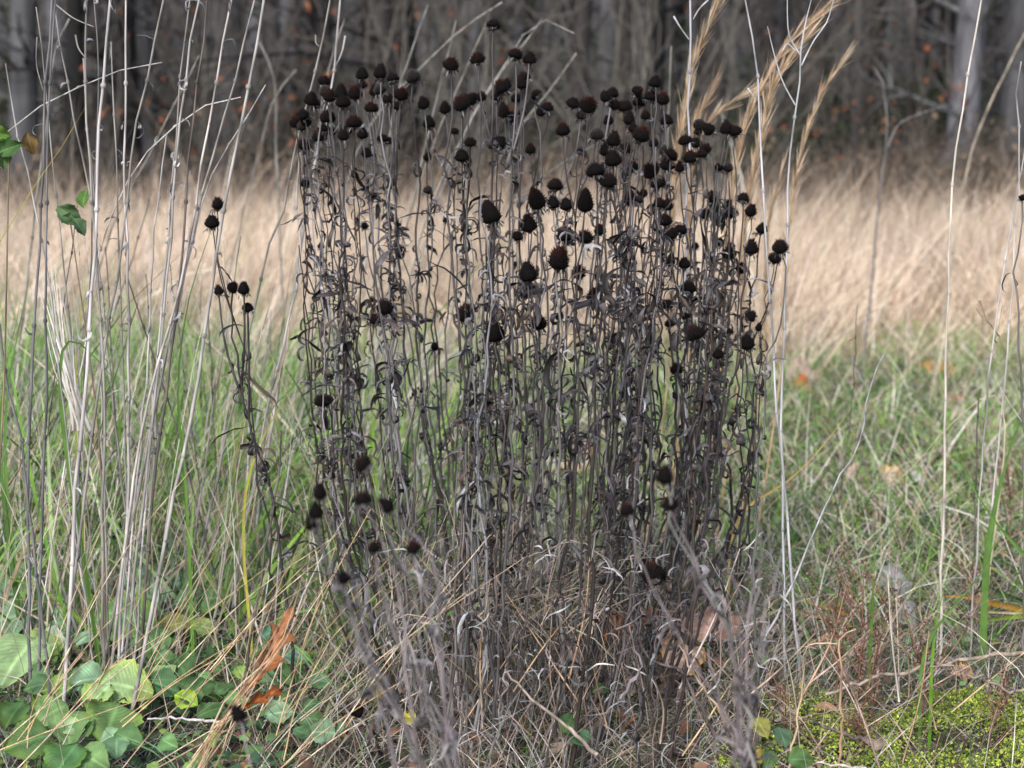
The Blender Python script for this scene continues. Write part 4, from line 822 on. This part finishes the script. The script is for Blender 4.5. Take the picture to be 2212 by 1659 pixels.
# ------------------------------------------------------------------ leaves: broad green, oak, fallen
def outline_leaf(name, outl, M4, mat, col, rng, parent=None, vein=None, cup=.12, rings=5, wave=.03):
    """a leaf blade grown from its midrib: outl = half widths along the length, in leaf units; M4 places it"""
    n0 = len(outl); n = 26; t = np.linspace(0, 1, n); outl = np.interp(t, np.linspace(0, 1, n0), outl); V = []; cl = []; m = 17; ph = rng.uniform(0, 6, 3)
    outl = outl*(1+.05*np.sin(t*31+ph[0])+.04*np.sin(t*57+ph[1])); tint = np.array((1.3, 1.15, .6)) if rng.random() < .25 else np.ones(3)
    for i in range(n):
        for j in range(m):
            s = (j/(m-1))*2-1; wv = outl[i]*s
            vn = math.cos((t[i]-abs(s)*.30)*2*math.pi*6)**8 if abs(s) > .07 else 0; z = cup*abs(s)**1.4*outl[i]*2+wave*1.6*math.sin(t[i]*11+ph[0]+s*3)*abs(s)-.30*(t[i]-.35)**2-.012*vn
            V.append((wv, t[i], z)); k = .88+(.75 if abs(s) < .07 else 0)+.45*vn+.12*math.sin(t[i]*9+s*5+ph[2])
            cl.append(np.array(col)*k*(1+(tint-1)*min(1, abs(s)**3+t[i]**4)))
    Q = [[i*m+j, i*m+j+1, (i+1)*m+j+1, (i+1)*m+j] for i in range(n-1) for j in range(m-1)]
    V = np.array([M4 @ Vector(v) for v in V]); a = Acc(); a.add(V, Q, None, np.array(cl)); return a.obj(name, mat, parent)
def leaf_matrix(p, dirv, nrmv, size):
    y = Vector(dirv).normalized(); z = (Vector(nrmv)-y*Vector(nrmv).dot(y)).normalized(); x = y.cross(z)
    m = Matrix((x, y, z)).transposed().to_4x4(); return Matrix.Translation(p) @ m @ Matrix.Scale(size, 4)
heart = [.0, .20, .36, .45, .49, .49, .46, .41, .35, .27, .17, .05]
oval = [.0, .14, .24, .31, .34, .34, .32, .28, .23, .17, .10, .02]
rng = R(101)
LG, MG, DG, YG = (.21, .31, .14), (.13, .23, .08), (.06, .12, .04), (.26, .28, .08)
TG = (.17, .28, .16)
BLV = [ # plants: label, list of (px, py, size px, angle deg of tip (0=up, cw+), colour, shape)
 ('pale green heart-leaved plant at the lower left edge', [(40, 1440, 120, 200, LG, 0), (95, 1405, 75, 60, LG, 0), (20, 1350, 80, 250, TG, 0), (110, 1390, 60, 100, (.35,.42,.28), 0), (15, 1300, 70, 270, TG, 0)]),
 ('broad-leaved plant whose large leaf has a hole', [(270, 1490, 105, 100, LG, 0), (240, 1560, 110, 185, MG, 0), (185, 1470, 75, 260, TG, 0), (215, 1500, 60, 210, LG, 0), (150, 1570, 80, 170, MG, 0), (110, 1540, 70, 230, MG, 0)]),
 ('broad-leaved plant with leaves under crossing straws', [(280, 1360, 110, 110, (.12,.22,.08), 0), (300, 1330, 70, 60, TG, 0), (240, 1350, 80, 290, TG, 0), (330, 1400, 80, 150, MG, 0), (200, 1370, 45, 250, YG, 1)]),
 ('green plant with bluish folded leaf behind the straws', [(380, 1265, 50, 330, (.14,.3,.2), 1), (300, 1275, 75, 280, (.18,.3,.2), 1), (400, 1275, 60, 100, TG, 1), (340, 1290, 60, 140, TG, 0)]),
 ('dark green leafy plant right of the bluish leaf', [(480, 1255, 70, 110, MG, 1), (505, 1290, 60, 160, (.16,.28,.05), 1), (440, 1255, 60, 250, (.18,.28,.05), 1), (440, 1320, 110, 85, (.13,.24,.1), 1)]),
 ('yellow-green leaves low in the left grass', [(390, 1352, 55, 70, YG, 1), (440, 1360, 55, 100, (.3,.38,.12), 1), (360, 1348, 45, 280, YG, 1)]),
 ('dark green low leaves left of the oak leaf', [(455, 1535, 60, 60, DG, 1), (400, 1510, 60, 300, (.2,.32,.05), 1), (430, 1480, 70, 20, DG, 0), (390, 1440, 70, 330, DG, 0), (350, 1480, 70, 110, (.07,.15,.06), 0)]),
 ('dark green plant in the bottom left corner', [(60, 1600, 90, 250, DG, 0), (140, 1640, 90, 200, (.06,.14,.05), 0), (200, 1640, 70, 120, MG, 0), (30, 1540, 70, 200, DG, 0), (90, 1520, 60, 330, (.2,.3,.06), 1)]),
 ('small teal-green weed right of the oak leaf', [(590, 1370, 55, 60, (.1,.22,.14), 1), (640, 1420, 60, 100, (.1,.22,.14), 1), (620, 1460, 50, 140, DG, 1), (690, 1470, 50, 100, (.08,.18,.1), 1)]),
 ('pale leaf pair standing among the left stems', [(188, 1190, 50, 350, (.3,.42,.25), 1), (225, 1195, 35, 60, (.35,.4,.3), 1), (130, 1190, 40, 100, MG, 1)]),
 ('green pointed leaf half hidden in the left grass', [(350, 1010, 75, 70, (.07,.13,.06), 1), (320, 1045, 60, 220, (.05,.11,.05), 1)]),
 ('yellow and green leaves at the lower right plant foot', [(1645, 1570, 52, 160, (.22,.22,.05), 1), (1690, 1590, 55, 170, (.07,.13,.07), 1), (1640, 1635, 40, 250, (.28,.2,.04), 1), (1730, 1640, 50, 90, (.06,.12,.04), 0), (1660, 1640, 50, 200, DG, 1)]),
 ('yellow-green leaves hidden behind the near left plant', [(810, 1490, 42, 140, (.26,.23,.03), 1), (885, 1550, 40, 140, (.25,.22,.03), 1)]),
 ('green leaves low in the middle of the clump', [(1230, 1560, 60, 20, DG, 1), (1250, 1590, 60, 340, (.05,.10,.05), 1), (1300, 1490, 40, 70, DG, 1)])]
_q = R(202)
for lab_, (x0_, x1_, y0_, y1_), k_ in [('soft pale green bramble climbing at the left edge above the heart-leaved plant', (0, 130, 1215, 1330), 7), ('bluish green weed between the leftmost stems and the brown papery leaf', (90, 260, 1290, 1420), 7),
      ('green weed spreading under the slanting straws toward the oak leaf', (300, 520, 1380, 1520), 9), ('low green weed along the bottom edge left of the oak leaf', (220, 460, 1570, 1660), 8), ('small green weed right of the oak leaf base', (560, 760, 1420, 1600), 7),
      ('green weed just under the bright slanting stem', (330, 560, 1240, 1340), 6), ('crowded green leaves filling the gap beside the large holed leaf', (60, 260, 1440, 1600), 8)]:
    BLV.append((lab_, [(float(_q.uniform(x0_, x1_)), float(_q.uniform(y0_, y1_)), float(_q.uniform(28, 62)), float(_q.uniform(0, 360)), tuple(np.array(((.13,.24,.12), (.10,.20,.07), (.20,.31,.18), (.07,.14,.06), (.17,.27,.07))[int(_q.integers(5))])), int(_q.integers(2))) for _ in range(k_)]))
for lab, lst in BLV:
    Ys = [float(np.clip(H/math.tan(PITCH+math.atan((y-829.5)/FPX))-.26, 2.12, 4)) for _, y, *_ in lst]
    c = P(lst[0][0], lst[0][1]+20, Ys[0]); root = empty('broadleaf_weed', (c.x, Ys[0]+.05, gz(c.x, Ys[0]+.05))); tag(root, lab, 'leafy weed', 'broad-leaved weeds'); org = root.location.copy()
    for (x, y, sz, an, col, sh), Yd in zip(lst, Ys):
        s_ = sz/FPX*Yd*1.22; an = math.radians(an); tip = Vector((math.sin(an), math.cos(an)*1.0, math.cos(an)*.45)); pc = P(x, y, Yd)
        pc.z = max(pc.z, .07+.3*s_); start = pc-tip.normalized()*s_*.5; start.z = max(start.z, .02)
        nv = Vector((rng.normal(0, .22), -.75+rng.normal(0, .15), .8)); m4 = Matrix.Translation(-org) @ leaf_matrix(start, tip, nv, s_)
        outline_leaf('leaf', heart if sh == 0 else oval, m4, M_green, np.array(col)*rng.uniform(.85, 1.15), rng, root)
        st = Vector((start.x, start.y, start.z)); pth = spline([Vector((org.x, org.y, org.z-.005)), (org+st)/2+Vector((0, 0, .03)), st], 7)
        a = Acc(); tubes(a, pth-np.array(org), np.linspace(.0016, .0011, 7), np.array(col)*.8, 5); a.obj('leaf_stalk', M_green, root)

# low small-leaved ground cover in the lower left and right
a = Acc(); rng = R(102); n = 2600
x = rng.uniform(-1.35, -.35, n); y = rng.uniform(2.3, 3.3, n); z = ground_z(x, y)+rng.uniform(.005, .07, n); az_ = rng.uniform(0, 6.28, n)
curl_leaves(a, np.stack([x, y, z], -1), np.stack([np.cos(az_), np.sin(az_), rng.uniform(-.1, .6, n)], -1), rng.uniform(.012, .035, n), rng.uniform(.008, .02, n), rng.uniform(0, .8, n), pal(rng, n, [(.07, .15, .06), (.11, .2, .07), (.05, .11, .06), (.2, .26, .06)], [3, 3, 2, 1]), rng, K=5, cup=.12, twist=.2)
n = 4200; x = rng.uniform(.45, 2.9, n); y = rng.uniform(2.9, 7.0, n); z = ground_z(x, y)+rng.uniform(.005, .06, n); az_ = rng.uniform(0, 6.28, n)
curl_leaves(a, np.stack([x, y, z], -1), np.stack([np.cos(az_), np.sin(az_), rng.uniform(-.1, .6, n)], -1), rng.uniform(.012, .04, n), rng.uniform(.006, .016, n), rng.uniform(0, .8, n), pal(rng, n, [(.09, .18, .07), (.14, .24, .09), (.2, .3, .14), (.3, .2, .07)], [3, 3, 1.5, .5]), rng, K=4, cup=.12, twist=.2)
tag(a.obj('small_leaved_ground_cover', M_green), 'low small-leaved green weeds spread over the ground', 'ground cover', kind='stuff')

# moss, lower right
a = Acc(); n = 52000; rng = R(103)
x = rng.uniform(.22, 1.15, n); y = rng.uniform(2.3, 2.86, n); keep = (np.sin(x*17+y*9)+np.sin(y*31-x*11)+rng.normal(0, .55, n)) > -.55; keep &= (x > .33+.35*rng.random(n)*(y > 2.6)); x, y = x[keep], y[keep]; n = len(x)
z = ground_z(x, y)+rng.uniform(.0, .022, n)+.012*(1+np.sin(x*60+3*np.sin(y*47))*np.sin(y*71)); az_ = rng.uniform(0, 6.28, n)
curl_leaves(a, np.stack([x, y, z], -1), np.stack([np.cos(az_), np.sin(az_), rng.uniform(.2, 1.6, n)], -1), rng.uniform(.004, .008, n), rng.uniform(.003, .005, n), rng.uniform(0, 1.5, n), pal(rng, n, [(.37, .44, .06), (.25, .34, .045), (.45, .49, .12), (.12, .18, .035)], [3, 3, 1, 2.5]), rng, K=4, cup=.3)
tag(a.obj('moss_patch', M_moss), 'bright yellow-green moss in the lower right corner', 'moss', kind='stuff')

# orange oak leaf, lobed
def oak(label, p, tip, nv, size, col, group=None, name='oak_leaf', stalk_c=(.62, .5, .3), lobes=4.0, depth=.55):
    rng = R(int(size*1e5)); n = 46; t = np.linspace(0, 1, n); env = .17*np.sin(math.pi*np.clip(t, .0, 1))**.75*(.5+.6*t)*(1+.12*np.sin(t*57)+.10*np.sin(t*91+1))
    lob = 1-depth*(.5+.5*np.cos(t*2*math.pi*lobes))**1.1
    lob2 = 1-depth*(.5+.5*np.cos(t*2*math.pi*lobes+.7))**1.1; V = []; cl = []; m = 9
    for i in range(n):
        for j in range(m):
            s = (j/(m-1))*2-1; wv = env[i]*(lob[i] if s > 0 else lob2[i])*s; V.append((wv, t[i]+abs(s)*.13*(lob[i] if s > 0 else lob2[i]), .16*abs(s)*math.sin(t[i]*5)+.02*math.sin(t[i]*40+s*4)+.10*math.sin(t[i]*3)))
            k = 1.05-.35*abs(s)+.45*rng.random()+(.5 if abs(s) < .05 else 0); cl.append(np.array(col)*k)
    Q = [[i*m+j, i*m+j+1, (i+1)*m+j+1, (i+1)*m+j] for i in range(n-1) for j in range(m-1)]
    m4 = leaf_matrix(Vector((0, 0, 0)), tip, nv, size); V = np.array([m4 @ Vector(v) for v in V]); a = Acc(); a.add(V, Q, None, np.array(cl)); o = a.obj(name, M_litter); o.location = p; tag(o, label, 'leaf', group)
    a = Acc(); d = Vector(tip).normalized(); pth = spline([d*.01, -d*size*.1+Vector((0, 0, -.004)), -d*size*.24+Vector((-.01, 0, -.006))], 7); tubes(a, pth, np.linspace(.0014, .002, 7), stalk_c, 5); a.obj('leaf_stalk', M_stem, o)
    return o
p0, p1 = P(505, 1520, 2.35), P(625, 1340, 2.42)
oak('bright orange-brown lobed oak leaf standing tilted in the lower left', p0, p1-p0, Vector((.45, -1, .35)), (p1-p0).length*1.05, (.27, .105, .04), lobes=3.5, depth=.62)
p0, p1 = P(505, 1540, 2.34), P(598, 1492, 2.36)
oak('smaller orange leaf fragment at the oak leaf base', p0, p1-p0, Vector((.2, -1, .5)), (p1-p0).length*1.1, (.28, .09, .025), lobes=3, depth=.7)
p0 = P(481, 1535, 2.33); 
# tan plume of dry grass lying over the oak leaf
a = Acc(); n = 17; pp = []
for q in range(n):
    pp.append(spline([P(420+rng.normal(0, 12), 1640+rng.uniform(0, 60), 2.3), P(512+rng.normal(0, 12), 1510, 2.31), P(580+rng.normal(0, 12), 1410, 2.33), P(650+rng.normal(0, 22)+q*.6, 1290+rng.normal(0, 40), 2.4)], 9))
pp = np.array(pp); org = Vector(pp[0][0]); ribbons(a, pp-np.array(org), np.linspace(.0022, .0008, 9)[None]*np.ones((n, 1)), rng.normal(0, 1, (n, 3)), pal(rng, n, [(.55, .38, .24), (.64, .5, .35)], [1, 1])); o = a.obj('straw_bundle', M_grass); o.location = org
tag(o, 'bundle of tan straw blades lying over the orange oak leaf', 'straw bundle')

def flatleaf(label, px, py, sz, an, col, lift=.02, nv=(0, -.5, .9), sh=oval, name='fallen_leaf', grp='fallen leaves on the ground', Yd=None, wave=.08, wid=1.5):
    Yd = Yd or float(H/math.tan(PITCH+math.atan((py-829.5)/FPX))-lift*2.5); s_ = sz/FPX*Yd; an = math.radians(an); pc = P(px, py, Yd); pc.z = max(pc.z, gz(pc.x, pc.y)+.02)
    tip = Vector((math.sin(an), math.cos(an), math.cos(an)*.5)); m4 = leaf_matrix(-tip.normalized()*s_*.5, tip, nv, s_)
    o = outline_leaf(name, [v*(wid if 'grey curled' not in label else .75) for v in sh], m4, M_litter, col, rng, None, cup=.2, wave=wave); o.location = pc; tag(o, label, 'leaf', grp)
FL = [('brown papery leaf standing upright behind the left straws', 195, 1262, 95, 10, (.34, .20, .13), .05), ('grey curled leaf, upper piece, among the red-brown weeds', 1935, 1262, 120, 155, (.22, .22, .23), .05),
 ('grey curled leaf, lower piece, among the red-brown weeds', 1958, 1330, 95, 160, (.23, .225, .24), .04), ('greyish-pink fallen leaf with orange edge in the turf', 1742, 815, 85, 80, (.36, .25, .21), .02), ('orange-red strip of leaf under the greyish-pink one', 1735, 838, 60, 90, (.34, .09, .03), .015),
 ('orange-brown leaf behind the clump foot, left of its pair', 1330, 1352, 95, 30, (.32, .12, .045), .11), ('rust leaf just right of the clump middle foot', 1430, 1340, 100, 15, (.34, .125, .045), .11), ('pinkish-brown large leaf under the near right plant', 1530, 1350, 140, 20, (.40, .25, .19), .11),
 ('pinkish-brown leaf below the rust ones', 1480, 1420, 115, 60, (.36, .24, .19), .09), ('pale pinkish leaf in the turf right of the clump', 1855, 1035, 60, 80, (.48, .34, .27), .02), ('second pale pinkish leaf further right in the turf', 1925, 1040, 70, 100, (.46, .33, .27), .02),
 ('orange leaf cluster piece in the far turf, left', 2010, 800, 50, 60, (.42, .2, .06), .02), ('orange leaf cluster piece in the far turf, middle', 2045, 805, 45, 110, (.4, .17, .06), .02), ('brown leaf upright below the orange cluster', 2060, 860, 40, 10, (.3, .14, .08), .02),
 ('small grey-white leaf near the white straw', 1985, 1040, 40, 60, (.5, .47, .45), .02), ('tan leaf seen through the clump right of middle', 1245, 1010, 60, 20, (.5, .33, .24), .02), ('rusty leaf seen through the clump', 1265, 980, 50, 100, (.4, .2, .12), .02),
 ('grey-brown leaf by the leftmost stems', 30, 1225, 60, 240, (.4, .3, .12), .03), ('grey crumpled leaf above the pale green plant', 50, 1290, 60, 60, (.34, .3, .3), .03), ('brown leaf lying at the far right above the moss', 2080, 1465, 55, 100, (.34, .22, .17), .02),
 ('greyish leaf lying left of the moss', 1700, 1560, 60, 80, (.35, .31, .27), .02), ('tan leaf under the hooked stems', 1790, 1402, 45, 90, (.42, .26, .16), .03)]
for f in FL: flatleaf(*f)
# green leaves at the upper left
rng = R(104)
G7 = 'green leaves among the left stems'
def vine(label, lst, Yd, base):
    xb = XW(base, Yd, 0); org = Vector((xb, Yd, gz(xb, Yd))); root = empty('leafy_vine', org); tag(root, label, 'vine', G7); a = Acc()
    c0 = P(lst[0][0], lst[0][1], Yd); pth = spline([org, (org+c0)/2+Vector((.02, 0, .05)), c0], 12); tubes(a, pth-np.array(org), np.linspace(.002, .0012, 12), (.18, .14, .09), 5); a.obj('stem', M_stem, root)
    for (x, y, sz, an, col) in lst:
        s_ = sz/FPX*Yd; an = math.radians(an); tip = Vector((math.sin(an), rng.normal(0, .2), math.cos(an))); pc = P(x, y, Yd)
        outline_leaf('leaf', oval, Matrix.Translation(-org) @ leaf_matrix(pc-tip.normalized()*s_*.5, tip, Vector((rng.normal(0, .5), -1, .3)), s_), M_green, col, rng, root, cup=.3)
vine('dark green leaves entering at the upper left edge', [(20, 320, 60, 70, (.05, .11, .03)), (0, 290, 50, 100, (.09, .17, .03)), (10, 345, 40, 190, (.06, .12, .04)), (65, 310, 50, 170, (.13, .09, .04))], 2.6, -60)
vine('torn green leaf hanging between the left stems', [(150, 465, 65, 130, (.08, .14, .06)), (182, 428, 42, 10, (.09, .18, .04)), (172, 490, 45, 150, (.1, .17, .08)), (135, 455, 35, 280, (.07, .11, .05))], 2.9, 230)
print('seed heads', n_head_obj[0])
